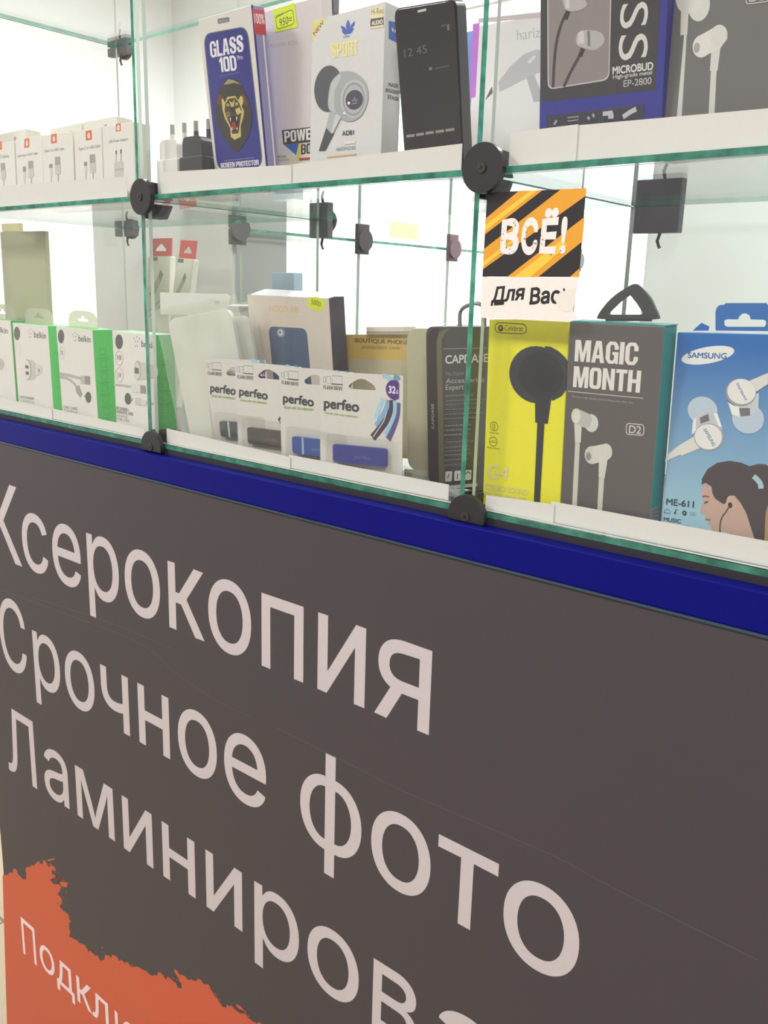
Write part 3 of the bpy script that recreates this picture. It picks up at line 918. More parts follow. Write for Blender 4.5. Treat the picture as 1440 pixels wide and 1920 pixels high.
c, w, h = carton('earphone_box', 'dark grey earphone box with teal side and triangular black hanger', 'box', (-0.3113, 0.0165, 1.0841, -2.96, -2.83, -0.12, 0.0700, 0.1416), 0.017, '#5f5a58', '#2c908a', top='#45a69f')
p = Print()
p.block('MAGIC', [(0.0053, 0.1151), (0.0529, 0.1158), (0.0054, 0.1297)], WH)
p.block('MONTH', [(0.0052, 0.0974), (0.0559, 0.0982), (0.0053, 0.1118)], WH)
p.stroke([(0.0013, 0.0941), (0.0586, 0.0949)], 0.0005, '#cfcac4')
p.text('Premium High Quality Stereo Earphones With Mic', [(0.0048, 0.0899), (0.0514, 0.0902), (0.0049, 0.0914)], '#b5afa9')
p.build('lettering', c)
p = Print(start=6)
W1, W2 = '#d6d4ca', '#bcbeb6'
p.poly([(0.0095, 0.0586), (0.0133, 0.0591), (0.0138, 0.008), (0.0098, 0.0075)], '#cfccc0')
p.poly([(0.008, 0.0721), (0.014, 0.0723), (0.014, 0.0594), (0.0094, 0.0587)], W1)
p.ell([(0.0215, 0.074), (0.0269, 0.0744), (0.0211, 0.0802)], '#d2d3cb')
p.poly([(0.0097, 0.0829), (0.0196, 0.0801), (0.0222, 0.0769), (0.0202, 0.071), (0.0162, 0.0702), (0.0083, 0.0721)], W2)
p.ell([(0.0091, 0.0775), (0.0129, 0.0776), (0.009, 0.0828)], W1)
p.ell([(0.0093, 0.077), (0.012, 0.0773), (0.0093, 0.0814)], '#e0dcd2')
p.poly([(0.03, 0.0376), (0.0342, 0.0375), (0.0341, 0.0087), (0.0303, 0.0082)], '#cfccc0')
p.poly([(0.0291, 0.0503), (0.0358, 0.0502), (0.0345, 0.0374), (0.0297, 0.0373)], W1)
p.ell([(0.0235, 0.0518), (0.0293, 0.0524), (0.0231, 0.0581)], '#d3d1c7')
p.poly([(0.0234, 0.058), (0.0336, 0.0613), (0.0377, 0.0598), (0.0387, 0.0538), (0.0355, 0.0499), (0.0248, 0.0457)], '#d8d5cb')
p.ell([(0.0345, 0.0558), (0.039, 0.0561), (0.0341, 0.0614)], W1)
p.ell([(0.0208, 0.0507), (0.0232, 0.0509), (0.0206, 0.0538)], '#a9a79e')
p.ell([(0.0211, 0.0503), (0.0226, 0.0504), (0.021, 0.0525)], '#8d8b84')
p.build('earphone_picture', c)
p = Print(start=6)
p.rr([(0.0481, 0.0771), (0.0607, 0.0775), (0.061, 0.0704), (0.0482, 0.0698)], 0.0022, '#d8d3cb', line=0.0006)
p.text('D2', [(0.0502, 0.0708), (0.0591, 0.0712), (0.0501, 0.076)], '#d8d3cb', 0.01)
p.build('model_badge', c)
p = Print('side', w, start=1)
p.poly([(-0.0004, 0.0217), (0.0121, 0.0218), (0.0145, 0.0073), (0.0006, 0.0125)], mat('#b9c2b4', rough=0.2, metal=0.5))
for q in ([(0.002, 0.0199), (0.0114, 0.0196)], [(0.0024, 0.0173), (0.012, 0.0163)], [(0.0033, 0.0147), (0.0114, 0.0135)]):
    p.stroke(q, 0.0013, mat('#8a7440', rough=0.3))
p.build('hologram_seal', c)
m = MB()
m.prism(quad_round(smooth_pts([(0.0176, 0.1458), (0.0202, 0.1438), (0.041, 0.1445), (0.06, 0.1453), (0.0617, 0.1473), (0.0588, 0.1525), (0.0552, 0.1585), (0.0502, 0.1639), (0.0457, 0.1669), (0.0422, 0.167), (0.0377, 0.1647), (0.0303, 0.1602), (0.0235, 0.154)], 3, True), 0.001, 2), 0.006, 0.0085, mat('#3c3e3e', rough=0.5),
        holes=[quad_round([(0.0257, 0.1483), (0.0264, 0.147), (0.0503, 0.1479), (0.0507, 0.1492), (0.046, 0.1549), (0.041, 0.16), (0.0398, 0.1599), (0.0331, 0.1553)], 0.0015, 3)])
m.prism([(0.0235, 0.1442), (0.0568, 0.1454), (0.0567, 0.1438), (0.0237, 0.1426)], 0.0065, 0.008, mat('#3c3e3e', rough=0.5))
m.build('hanger', c)
m = MB(); m.box(0.0005, w + 0.0008, 0.0005, 0.0165, h + 0.0002, h + 0.0008, mat('#3f9a94')); m.build('lid_flap', c)

def gradient(c0, c1, z0, z1):
    m = bpy.data.materials.new('printed_gradient')
    m.use_nodes = True
    nt = m.node_tree
    b_ = nt.nodes['Principled BSDF']
    b_.inputs['Roughness'].default_value = 0.3
    tc = nt.nodes.new('ShaderNodeTexCoord'); sx = nt.nodes.new('ShaderNodeSeparateXYZ'); mr = nt.nodes.new('ShaderNodeMapRange')
    mr.inputs[1].default_value = z0; mr.inputs[2].default_value = z1
    rp = nt.nodes.new('ShaderNodeValToRGB')
    rp.color_ramp.elements[0].color = lin(c0); rp.color_ramp.elements[1].color = lin(c1)
    nt.links.new(tc.outputs['Object'], sx.inputs[0]); nt.links.new(sx.outputs['Z'], mr.inputs[0])
    nt.links.new(mr.outputs[0], rp.inputs['Fac']); nt.links.new(rp.outputs['Color'], b_.inputs['Base Color'])
    return m
c, w, h = carton('earphone_box', 'sky blue earphone box with white hang tab and a woman in profile', 'box', (-0.2346, 0.0165, 1.0841, 0.22, 0.62, 1.43, 0.0935, 0.1378), 0.026, gradient('#a9cfd6', '#1c68b4', 0.0, 0.13), '#1d63ad', top='#2f74bb')
p = Print()
p.ell([(0.0207, 0.124), (0.0372, 0.1275), (0.0217, 0.1189)], '#e9e8e2')
p.text('SAMSUNG', [(0.008, 0.1217), (0.0329, 0.1221), (0.008, 0.1255)], '#3467a8', 0.03)
p.build('logo', c)
p = Print(start=4)
p.ell([(0.0207, 0.0894), (0.0303, 0.0897), (0.0199, 0.0981)], '#bccbd8')
p.poly([(0.0154, 0.0734), (0.0151, 0.081), (0.0189, 0.0859), (0.0254, 0.0892), (0.0305, 0.0881), (0.036, 0.0737), (0.0253, 0.081)], '#c4c7c9')
p.poly([(0.0151, 0.0734), (0.0154, 0.0827), (0.0173, 0.085), (0.0177, 0.0762)], '#e8e8e4')
p.poly([(0.0195, 0.0845), (0.0247, 0.0875), (0.0259, 0.0832), (0.0204, 0.0808)], '#6f6c70')
p.poly([(0.028, 0.0883), (0.0305, 0.0881), (0.0342, 0.0797), (0.032, 0.0804)], '#f0efec')
p.poly([(0.0176, 0.0728), (0.0225, 0.0657), (0.0101, 0.059), (0.0088, 0.0595), (-0.001, 0.0538), (-0.0006, 0.0576), (0.007, 0.0651)], '#dcd9d0')
p.ell([(0.0264, 0.0728), (0.036, 0.0735), (0.0256, 0.0815)], '#a4a7ab')
p.ell([(0.0261, 0.0729), (0.0348, 0.0736), (0.0253, 0.0809)], '#e6e4de')
p.text('SAMSUNG', [(0.0224, 0.0772), (0.0296, 0.067), (0.0243, 0.0784)], '#4a76ae', 0.02)
p.ell([(0.0497, 0.0864), (0.0594, 0.0868), (0.0488, 0.0956)], '#b9c9d8')
p.poly([(0.0361, 0.0959), (0.0405, 0.0938), (0.0547, 0.1028), (0.0553, 0.0933), (0.0507, 0.0877), (0.0395, 0.088)], '#c9cccd')
p.poly([(0.0372, 0.0952), (0.0406, 0.0934), (0.0434, 0.0932), (0.0444, 0.0872), (0.0399, 0.0882)], '#eeede9')
p.poly([(0.0437, 0.0926), (0.0502, 0.0931), (0.0508, 0.0885), (0.0452, 0.0875)], '#716e72')
p.poly([(0.0478, 0.1094), (0.0587, 0.1149), (0.0594, 0.1082), (0.0531, 0.1033)], '#dcd9d0')
p.ell([(0.0437, 0.1022), (0.053, 0.1025), (0.0429, 0.1107)], '#9a9da1')
p.ell([(0.0441, 0.1028), (0.0527, 0.103), (0.0434, 0.1105)], '#e6e4de')
p.text('SAMSUNG', [(0.0483, 0.0979), (0.0417, 0.1081), (0.0466, 0.0975)], '#4a76ae', 0.02)
p.build('earbud_picture', c)
p = Print(start=4)
p.poly([(0.0666, 0.0111), (0.0642, 0.0407), (0.0657, 0.0475), (0.0733, 0.0501), (0.0774, 0.0113)], '#a98a60')
p.poly([(0.0248, 0.0425), (0.025, 0.0352), (0.0265, 0.0316), (0.0253, 0.0238), (0.026, 0.0228), (0.0284, 0.0226), (0.0293, 0.0203), (0.0313, 0.0187), (0.0308, 0.0169), (0.0329, 0.0157), (0.0342, 0.0128), (0.0377, 0.0124), (0.0426, 0.0138), (0.0452, 0.0125), (0.0519, 0.0115), (0.0557, 0.0058), (0.0655, 0.005), (0.0604, 0.0235), (0.0452, 0.0464)], '#c3a292')
p.poly([(0.0247, 0.0416), (0.0245, 0.0455), (0.0276, 0.0522), (0.0334, 0.0569), (0.0407, 0.0591), (0.048, 0.0588), (0.0534, 0.0572), (0.0588, 0.0592), (0.063, 0.0594), (0.0655, 0.058), (0.068, 0.0412), (0.0661, 0.0294), (0.0672, 0.0112), (0.0622, 0.0095), (0.0581, 0.0189), (0.0544, 0.0276), (0.0501, 0.0337), (0.0461, 0.0375), (0.0428, 0.0367), (0.0416, 0.0325), (0.0401, 0.031), (0.0375, 0.032), (0.0341, 0.0339), (0.0321, 0.0371), (0.0312, 0.0412), (0.0271, 0.0432)], '#463c3e')
p.ell([(0.0445, 0.0325), (0.0475, 0.0326), (0.044, 0.0372)], '#c9a998')
p.ell([(0.0441, 0.0309), (0.0455, 0.031), (0.0439, 0.0328)], '#2c2829')
p.stroke([(0.0432, 0.0293), (0.0418, 0.0261), (0.0397, 0.0223), (0.039, 0.0179), (0.0394, 0.0128), (0.0403, 0.0117)], 0.0008, '#3a3435', smooth=True)
p.stroke([(0.0277, 0.0297), (0.0287, 0.0308), (0.0301, 0.0311)], 0.001, '#54423f')
p.stroke([(0.026, 0.0338), (0.0278, 0.0346), (0.0304, 0.0343)], 0.0009, '#6a534c')
p.stroke([(0.0293, 0.0196), (0.0309, 0.0195), (0.0326, 0.0196)], 0.0012, '#9c6460')
p.stroke([(0.0566, 0.0512), (0.059, 0.0495), (0.0612, 0.047), (0.0619, 0.0441)], 0.0032, '#a8c6cc', smooth=True)
p.build('profile_picture', c)
p = Print(start=4)
p.text('ME-611', [(0.0021, 0.0249), (0.021, 0.0255), (0.002, 0.0296)], '#2c3a44', 0.03)
p.text('MUSIC', [(0.0014, 0.0138), (0.0133, 0.014), (0.0013, 0.0166)], '#2c3a44', 0.025)
p.text('HEADPHONES', [(0.0014, 0.0108), (0.0192, 0.0112), (0.0014, 0.0129)], '#54646e', 0.01)
p.stroke([(0.0013, 0.0195), (0.0015, 0.0208), (0.0031, 0.0224), (0.005, 0.0214), (0.0056, 0.0197), (0.0013, 0.0195)], 0.0004, '#4c5c64')
p.stroke([(0.0091, 0.0207), (0.0089, 0.0228), (0.0105, 0.0227)], 0.0006, '#33424a')
p.ell([(0.0087, 0.0204), (0.0094, 0.0204), (0.0086, 0.0212)], '#33424a')
p.ell([(0.0151, 0.0214), (0.0166, 0.0215), (0.0149, 0.0231)], '#33424a')
p.ell([(0.0151, 0.0214), (0.0155, 0.0214), (0.015, 0.0219)], '#a9c9cf')
p.ell([(0.0198, 0.0218), (0.021, 0.0218), (0.0197, 0.0228)], '#8fa6ae', line=0.0004)
p.ell([(0.0216, 0.0218), (0.0227, 0.0219), (0.0215, 0.0228)], '#8fa6ae', line=0.0004)
p.build('caption', c)
m = MB()
m.prism([(0.024, 0.1393), (0.0229, 0.1504), (0.0234, 0.1532), (0.0249, 0.1548), (0.0281, 0.1552), (0.0287, 0.1561), (0.0531, 0.1562), (0.0539, 0.1551), (0.0562, 0.1548), (0.0579, 0.153), (0.0586, 0.1504), (0.0597, 0.1397)], 0.001, 0.0016, mat('#2a6cb4', rough=0.35),
        holes=[[(0.0288, 0.1442), (0.029, 0.1458), (0.0306, 0.1463), (0.0371, 0.1463), (0.0377, 0.1482), (0.0394, 0.1498), (0.0417, 0.15), (0.044, 0.1487), (0.0448, 0.1464), (0.0526, 0.1463), (0.0539, 0.1456), (0.0542, 0.1438), (0.0534, 0.1422), (0.031, 0.1418), (0.0293, 0.1426)]])
m.build('hang_tab', c)
m = MB(); m.prism([(0.0026, 0.1388), (0.0081, 0.144), (0.0134, 0.1417), (0.013, 0.139)], 0.018, 0.0186, mat('#2a6cb4')); m.build('side_flap', c)

# ------------------------------------------------------------------ boxes: lower left compartment
GRN = '#4fc45a'
def dots(p, q, m='#3a3836', r=0.0006):
    for (a, b_) in q:
        p.poly([(a - r, b_ - r), (a + r, b_ - r), (a + r, b_ + r), (a - r, b_ + r)], m)
DG = '#55544f'
def green_box(F, label, tab):
    c, w, h = carton('charger_box', label, 'box', F, 0.025, WH, GRN, top='#6fd27a', group='green and white charger boxes')
    if tab:
        cx = w * 0.5; tw = w * 0.40
        m = MB()
        arch = [(cx - tw, h)] + [(cx - tw * math.cos(t) ** 0.6 if math.cos(t) >= 0 else cx + tw * (-math.cos(t)) ** 0.6, h + 0.019 * math.sin(t) ** 0.6) for t in [math.pi * i / 16 for i in range(1, 16)]] + [(cx + tw, h)]
        m.prism(arch, 0.012, 0.0125, TAB, holes=[[(cx - 0.011, h + 0.007), (cx + 0.011, h + 0.007), (cx + 0.011, h + 0.0095), (cx + 0.004, h + 0.010), (cx + 0.002, h + 0.013), (cx - 0.002, h + 0.013), (cx - 0.004, h + 0.010), (cx - 0.011, h + 0.0095)]])
        m.build('hang_tab', c)
    return c, w, h
def side_marks(c, w, h):
    p = Print('side', w)
    for i in range(6):
        z = h * (0.12 + 0.125 * i)
        p.rr([(0.008, z), (0.015, z), (0.015, z + 0.007), (0.008, z + 0.007)], 0.001, '#3a9a48', line=0.0004)
        for j in range(2):
            p.stroke([(0.005, z - 0.003 - 0.0016 * j), (0.018, z - 0.003 - 0.0016 * j)], 0.0004, '#3a9a48')
    p.build('side_print', c)
c, w, h = green_box((-1.1826, 0.0165, 1.0841, 0.03, -0.12, 0.40, 0.0852, 0.1107), 'green and white charger box cut off at the left edge', True)
p = Print()
p.text('belkin', [(0.0415, 0.0949), (0.0762, 0.0939), (0.0427, 0.1023)], DG, 0.02)
p.build('logo', c)
p = Print(start=3)
p.ell([(0.035, 0.0554), (0.0498, 0.0554), (0.0371, 0.0679)], '#cfcac2')
p.ell([(0.0515, 0.0546), (0.0613, 0.0549), (0.0526, 0.0621)], '#c3beb6')
p.text('12', [(0.0501, 0.0528), (0.0581, 0.0529), (0.0507, 0.0567)], '#8d8a84')
p.build('charger_picture', c)
c, w, h = green_box((-1.0920, 0.0165, 1.0841, -0.53, -0.70, -0.26, 0.0855, 0.1091), 'green and white charger box showing a two port car charger', True)
p = Print()
p.text('belkin', [(0.051, 0.0936), (0.0788, 0.0932), (0.0522, 0.1016)], DG, 0.02)
dots(p, [(0.0379, 0.1004), (0.044, 0.1032), (0.0491, 0.101), (0.0406, 0.0981), (0.046, 0.098), (0.0403, 0.0935), (0.0443, 0.0938)])
p.build('logo', c)
p = Print(start=9)
p.ell([(0.0099, 0.0964), (0.0175, 0.0965), (0.0111, 0.1046)], DG)
p.ell([(0.0093, 0.0774), (0.0156, 0.0774), (0.0105, 0.0851)], '#c9c4bc', line=0.0004)
p.build('badge', c)
p = Print(start=10)
p.poly([(0.0318, 0.0661), (0.0452, 0.0654), (0.0521, 0.0617), (0.0646, 0.061), (0.066, 0.0544), (0.0615, 0.0504), (0.05, 0.0472), (0.0436, 0.0424), (0.0314, 0.0405)], '#c6c2ba')
p.poly([(0.0497, 0.0615), (0.0645, 0.0606), (0.0656, 0.0544), (0.0615, 0.0507), (0.0488, 0.0483)], '#d8d4cc')
p.ell([(0.0292, 0.0532), (0.0387, 0.0532), (0.0311, 0.0661)], '#8f8c86')
p.ell([(0.0281, 0.0531), (0.037, 0.0531), (0.03, 0.0653)], '#e2deda')
for q in ([(0.0252, 0.0588), (0.0334, 0.0586), (0.0328, 0.0546), (0.0246, 0.0549)], [(0.0251, 0.0511), (0.0333, 0.0509), (0.0327, 0.047), (0.0245, 0.0471)]):
    p.poly(q, '#4c4a48')
    p.stroke([q[0], q[1]], 0.0004, '#c9c5bf')
p.stroke([(0.056, 0.0566), (0.0564, 0.0523)], 0.0012, '#6a6864'); p.stroke([(0.0594, 0.0569), (0.0594, 0.0525)], 0.0012, '#6a6864')
p.build('charger_picture', c)
p = Print(start=10)
p.text('CAR CHARGER', [(0.0043, 0.0158), (0.0399, 0.0167), (0.0048, 0.0192)], '#8b8780', 0.02)
p.text('CHARGEUR', [(0.0061, 0.0116), (0.041, 0.0125), (0.0066, 0.0144)], '#b5b0a8', 0.0)
p.build('caption', c)
side_marks(c, w, h)
c, w, h = green_box((-0.9879, 0.0165, 1.0841, -1.20, -1.45, -0.68, 0.0793, 0.1095), 'green and white charger box showing two cable plugs', True)
p = Print()
p.text('belkin', [(0.0482, 0.0949), (0.0739, 0.0951), (0.0491, 0.1021)], DG, 0.02)
dots(p, [(0.0364, 0.1021), (0.042, 0.1048), (0.0465, 0.1027), (0.0389, 0.0999), (0.0437, 0.0999), (0.0386, 0.0952), (0.0425, 0.0955)])
p.build('logo', c)
p = Print(start=9)
p.ell([(0.0102, 0.0981), (0.0171, 0.0982), (0.0114, 0.1061)], DG)
p.ell([(0.0097, 0.0789), (0.0153, 0.079), (0.0108, 0.0867)], '#c3beb6', line=0.0004)
p.text('5 W', [(0.0064, 0.0762), (0.0121, 0.0762), (0.0073, 0.0819)], '#8d8a84')
p.build('badge', c)
p = Print(start=12)
p.stroke([(0.0013, 0.0542), (0.0228, 0.0542), (0.0502, 0.0527)], 0.0032, '#b3afa8')
p.stroke([(0.0011, 0.0506), (0.016, 0.0503), (0.0281, 0.0474), (0.0396, 0.0409)], 0.0032, '#b3afa8', smooth=True)
p.poly([(0.0483, 0.0562), (0.0681, 0.0573), (0.0675, 0.0478), (0.0477, 0.0469)], '#bcb8b1')
p.poly([(0.0573, 0.0567), (0.0681, 0.0573), (0.0675, 0.0478), (0.0567, 0.0473)], '#8f8c87')
p.poly([(0.035, 0.0408), (0.0431, 0.0445), (0.0486, 0.0349), (0.0437, 0.0304), (0.0359, 0.036)], '#a19d97')
p.ell([(0.0618, 0.0327), (0.0678, 0.033), (0.0626, 0.0391)], DG)
p.poly([(0.0523, 0.0332), (0.0565, 0.0358), (0.0559, 0.0309)], '#4fc45a')
p.build('cable_picture', c)
p = Print(start=12)
p.text('SYNC CABLE', [(0.0038, 0.0135), (0.0362, 0.0149), (0.0043, 0.0165)], '#9a968f', 0.01)
p.text('CABLE', [(0.0046, 0.0101), (0.0357, 0.0113), (0.005, 0.0126)], '#b5b0a8', 0.0)
p.build('caption', c)
side_marks(c, w, h)
c, w, h = green_box((-0.8749, 0.0165, 1.0841, -1.01, -0.36, -0.23, 0.0786, 0.1091), 'green and white charger box next to the glass upright', False)
p = Print()
p.text('belkin', [(0.0545, 0.0951), (0.0799, 0.0944), (0.055, 0.1023)], DG, 0.02)
dots(p, [(0.0417, 0.1032), (0.047, 0.1052), (0.052, 0.1033), (0.0441, 0.1004), (0.0487, 0.1004), (0.0437, 0.0953), (0.0476, 0.0955)])
p.build('logo', c)
p = Print(start=9)
p.ell([(0.0129, 0.0981), (0.0202, 0.0981), (0.0136, 0.106)], DG)
p.ell([(0.0118, 0.0805), (0.0191, 0.0805), (0.0124, 0.0884)], '#a9a59e', line=0.0005)
p.text('10', [(0.0078, 0.0785), (0.0154, 0.0785), (0.0083, 0.0838)], '#77746f', 0.01)
p.ell([(0.0109, 0.0623), (0.0182, 0.0625), (0.0115, 0.0702)], '#a9a59e', line=0.0005)
p.text('5 W', [(0.0068, 0.0591), (0.0142, 0.0591), (0.0072, 0.0644)], '#77746f', 0.0)
p.build('badge', c)
p = Print(start=14)
p.poly([(0.047, 0.08), (0.0744, 0.0778), (0.0841, 0.075), (0.0837, 0.0677), (0.0735, 0.064), (0.0466, 0.0593)], '#cdc9c1')
p.ell([(0.0463, 0.0697), (0.0528, 0.0697), (0.047, 0.0799)], '#7da884')
p.ell([(0.0458, 0.0696), (0.0515, 0.0696), (0.0465, 0.0791)], '#d6d2ca')
p.poly([(0.0413, 0.0727), (0.0491, 0.0725), (0.0487, 0.0663), (0.0409, 0.0664)], '#6e6b68')
p.stroke([(-0.0013, 0.0508), (0.0179, 0.0514), (0.0353, 0.0512)], 0.0022, '#b8b4ad')
p.poly([(0.0329, 0.0541), (0.0506, 0.0561), (0.051, 0.0465), (0.033, 0.0456)], '#dcdad6')
p.poly([(0.0505, 0.0546), (0.0603, 0.0548), (0.0602, 0.0464), (0.0504, 0.0462)], '#97938e')
p.poly([(0.0398, 0.0402), (0.0516, 0.0406), (0.0511, 0.0331), (0.0393, 0.0329)], '#c9c6c0')
p.poly([(0.0516, 0.0399), (0.0606, 0.04), (0.0602, 0.0341), (0.0511, 0.0336)], '#dcdad6')
p.stroke([(0.0604, 0.0371), (0.0744, 0.037)], 0.0015, '#b8b4ad')
p.ell([(0.0258, 0.0376), (0.0317, 0.0379), (0.0262, 0.0439)], DG)
p.poly([(0.0316, 0.0401), (0.0351, 0.0379), (0.0312, 0.0351)], '#4fc45a')
p.build('charger_picture', c)
p = Print(start=14)
p.text('CAR CHARGER +', [(0, 0.0234), (0.0266, 0.0234), (0.0003, 0.027)], '#77746f', 0.02)
p.text('CHARGE/SYNC CABLE', [(-0.0003, 0.0195), (0.0349, 0.0199), (-0, 0.0229)], '#77746f', 0.02)
p.text('CHARGEUR DE', [(-0.0006, 0.0154), (0.0233, 0.0155), (-0.0004, 0.0186)], '#a5a19a', 0.0)
p.text('VOITURE + CABLE', [(-0.001, 0.0116), (0.0271, 0.0118), (-0.0007, 0.0148)], '#a5a19a', 0.0)
p.build('caption', c)
side_marks(c, w, h)

c, w, h = carton('product_carton', 'tall olive carton behind the charger boxes at the left end', 'box', (-1.1747, 0.0484, 1.0841, 0.00, 0.01, -0.66, 0.1100, 0.2211), 0.006, '#a9aa86', '#b5b592')
m = MB(); m.box(0.004, w * 0.45, 0.0005, 0.0055, h + 0.0003, h + 0.010, mat('#e2dba0')); m.build('yellow_lid', c)

def cable_pack(F, label):
    w, h = F[6], F[7]
    c = thing('cable_pack', label, 'cable packet', group='cable packets with red hang tabs')
    place(c, F)
    MB().box(0, w, 0, 0.010, 0, h - 0.024, mat('#e2e0d6')).build('packet', c, bevel=0.001)
    m = MB()
    hh = 0.024
    m.prism([(0.001, h - hh), (w - 0.001, h - hh), (w - 0.001, h), (0.001, h)], 0.003, 0.0045, mat('#d2564e'),
            holes=[[(w * .25, h - hh * .7), (w * .75, h - hh * .7), (w * .75, h - hh * .6), (w * .5, h - hh * .25), (w * .25, h - hh * .6)]])
    m.build('hang_tab', c)
    p = Print()
    k = w / 0.05
    p.poly([(w * .1, h - 0.075), (w * .5, h - 0.05), (w * .62, h - 0.058), (w * .22, h - 0.085)], '#b7b19b')
    p.poly([(w * .5, h - 0.05), (w * .62, h - 0.058), (w * .72, h - 0.048), (w * .6, h - 0.042)], '#8c8a82')
    p.stroke([(w * .05, h - 0.1), (w * .9, h - 0.075)], 0.002, '#bcbab0'); p.stroke([(w * .05, h - 0.108), (w * .9, h - 0.083)], 0.002, '#bcbab0')
    p.poly([(w * .1, h - 0.03), (w * .45, h - 0.03), (w * .45, h - 0.025), (w * .1, h - 0.025)], '#6f6a66')
    p.build('cable_print', c)
cable_pack((-1.0967, 0.2090, 1.0841, 0.28, 3.66, 0.01, 0.0498, 0.2230), 'white cable packet with red tab nearest the left upright')
cable_pack((-1.0453, 0.1980, 1.0841, -1.22, 7.54, -2.89, 0.0377, 0.2225), 'white cable packet with red tab, the right one of two')

# ------------------------------------------------------------------ lower middle compartment
CARDW = '#d9d5cd'
def flash_card(F, label, style, name_q, tag_q, icon_q, fd_q, hole_q):
    w, h = F[6], F[7]
    c = thing('flash_drive_card', label, 'flash drive', group='carded flash drives in the lower middle compartment')
    place(c, F)
    m = MB(); m.prism([(0, 0), (w, 0), (w, h), (0, h)], 0.0, 0.0006, mat(CARDW), holes=[quad_round(hole_q, 0.0015, 3)]); m.build('card', c)
    p = Print()
    p.stroke(icon_q[0], 0.0004, '#4a4744', closed=True)
    p.stroke(icon_q[1], 0.0004, '#5a5754', closed=True)
    p.stroke(icon_q[2], 0.0004, '#5a5754', closed=True)
    p.stroke(icon_q[3], 0.0009, '#5a5754')
    p.block('FLASH DRIVE', fd_q, '#5a5754', 0.25)
    p.build('caption', c)
    p = Print(start=8)
    p.text('perfeo', name_q, '#3f4444', 0.035)
    p.text('YOUR LIFE ON MEMORY', tag_q, '#93b04a', 0.03)
    p.build('logo', c)
    p = Print(start=8)
    for q, ww, col in ((SW[0], 0.004, '#a9c6d6'), (SW[1], 0.006, '#7fb0d0'), (SW[2], 0.004, '#a9d2e0'), (SW[3], 0.0065, '#463c46'), (SW[4], 0.0009, '#d8d0d0'), (SW[5], 0.0055, '#5a5686'), (SW[6], 0.004, '#9cc4d8'), (SW[7], 0.005, '#6e9ab2')):
        p.stroke(q, ww, col, smooth=True)
    (cx, cy), (ax, ay), (bx, by) = CIRC
    pts = []
    for i in range(40):
        t = 2 * math.pi * i / 40
        pts.append((min(cx + (ax - cx) * math.cos(t) + (bx - cx) * math.sin(t), LIM), cy + (ay - cy) * math.cos(t) + (by - cy) * math.sin(t)))
    p.poly(pts, '#55307e')
    p.text('32', T32, '#e6dde6', 0.04)
    p.text('G', TGB, '#e6dde6', 0.04)
    p.build('capacity_print', c)
    # blister: a clear tray lip with a raised cover, the drive inside
    m = MB()
    o = quad_round(BL, 0.004)
    m.prism(o, -0.0045, -0.0043, BLIST)
    i_ = len(o)
    m.add([(a, -0.0045, b_) for a, b_ in o] + [(a, 0.0, b_) for a, b_ in o], [[k, (k + 1) % i_, (k + 1) % i_ + i_, k + i_] for k in range(i_)], BLIST)
    m.build('blister', c)
    body, ring, cap = style
    d0, d1 = -0.0008, -0.0040
    m = MB(); m.prism(quad_round(DR, 0.0032), d1, d0, mat(body, rough=0.3)); dr = m.build('usb_drive', c, bevel=0.0006)
    (q0, q1, q2, q3) = DR
    L = lambda a, b_, t: (a[0] + (b_[0] - a[0]) * t, a[1] + (b_[1] - a[1]) * t)
    if ring:
        m = MB(); m.prism([L(q3, q2, .215), L(q3, q2, .26), L(q0, q1, .26), L(q0, q1, .215)], d1 - 0.00012, d1, mat(ring, rough=0.3)); m.build('ring', dr)
    p = Print()
    p.mb.add([], [], [])
    q = DT
    p2 = Print()
    p2.text('perfeo', q, cap, 0.02)
    oo = p2.build('drive_print', dr); oo.location = (0, d1 - 0.00003, 0)
    return c
SW = [[(0.0712, 0.089), (0.0768, 0.0882), (0.0804, 0.086)], [(0.0778, 0.0696), (0.0764, 0.0629), (0.0708, 0.0542), (0.0651, 0.0466)], [(0.0714, 0.0708), (0.0689, 0.0646), (0.0657, 0.0577), (0.0643, 0.0537)],
      [(0.0816, 0.0698), (0.0814, 0.0622), (0.0758, 0.053), (0.068, 0.044), (0.0608, 0.0369)], [(0.0761, 0.0601), (0.073, 0.0522), (0.068, 0.0457), (0.0615, 0.0376)], [(0.0876, 0.068), (0.0867, 0.0571), (0.0823, 0.0458), (0.0778, 0.0371)],
      [(0.0845, 0.0694), (0.0843, 0.0591), (0.0788, 0.0477), (0.0746, 0.0407)], [(0.0831, 0.0891), (0.0866, 0.0879), (0.088, 0.0863)]]
CIRC = [(0.0836, 0.0781), (0.0923, 0.0777), (0.0835, 0.086)]
LIM = [(0.0887, 0.0789)][0][0]
T32 = [(0.0777, 0.0751), (0.0853, 0.0749), (0.0779, 0.0813)]
TGB = [(0.0858, 0.075), (0.0879, 0.075), (0.0859, 0.0783)]
BL = [(0.0115, 0.0362), (0.0877, 0.0363), (0.0875, 0.0063), (0.0105, 0.0067)]
DR = [(0.0186, 0.0281), (0.0781, 0.0296), (0.0783, 0.0141), (0.0188, 0.0124)]
DT = [(0.0437, 0.017), (0.0615, 0.0175), (0.0441, 0.0213)]
def rect(q):
    (a, b_), (c_, d) = q
    return [(a, b_), (c_, b_), (c_, d), (a, d)]
H4 = [(0.0334, 0.0785), (0.0357, 0.0805), (0.0435, 0.0846), (0.048, 0.0855), (0.0528, 0.0848), (0.0612, 0.0812), (0.0641, 0.0781), (0.0631, 0.0765), (0.0353, 0.0763)]
def hole_at(p):
    return [(a - H4[0][0] + p[0], b_ - H4[0][1] + p[1]) for a, b_ in H4]
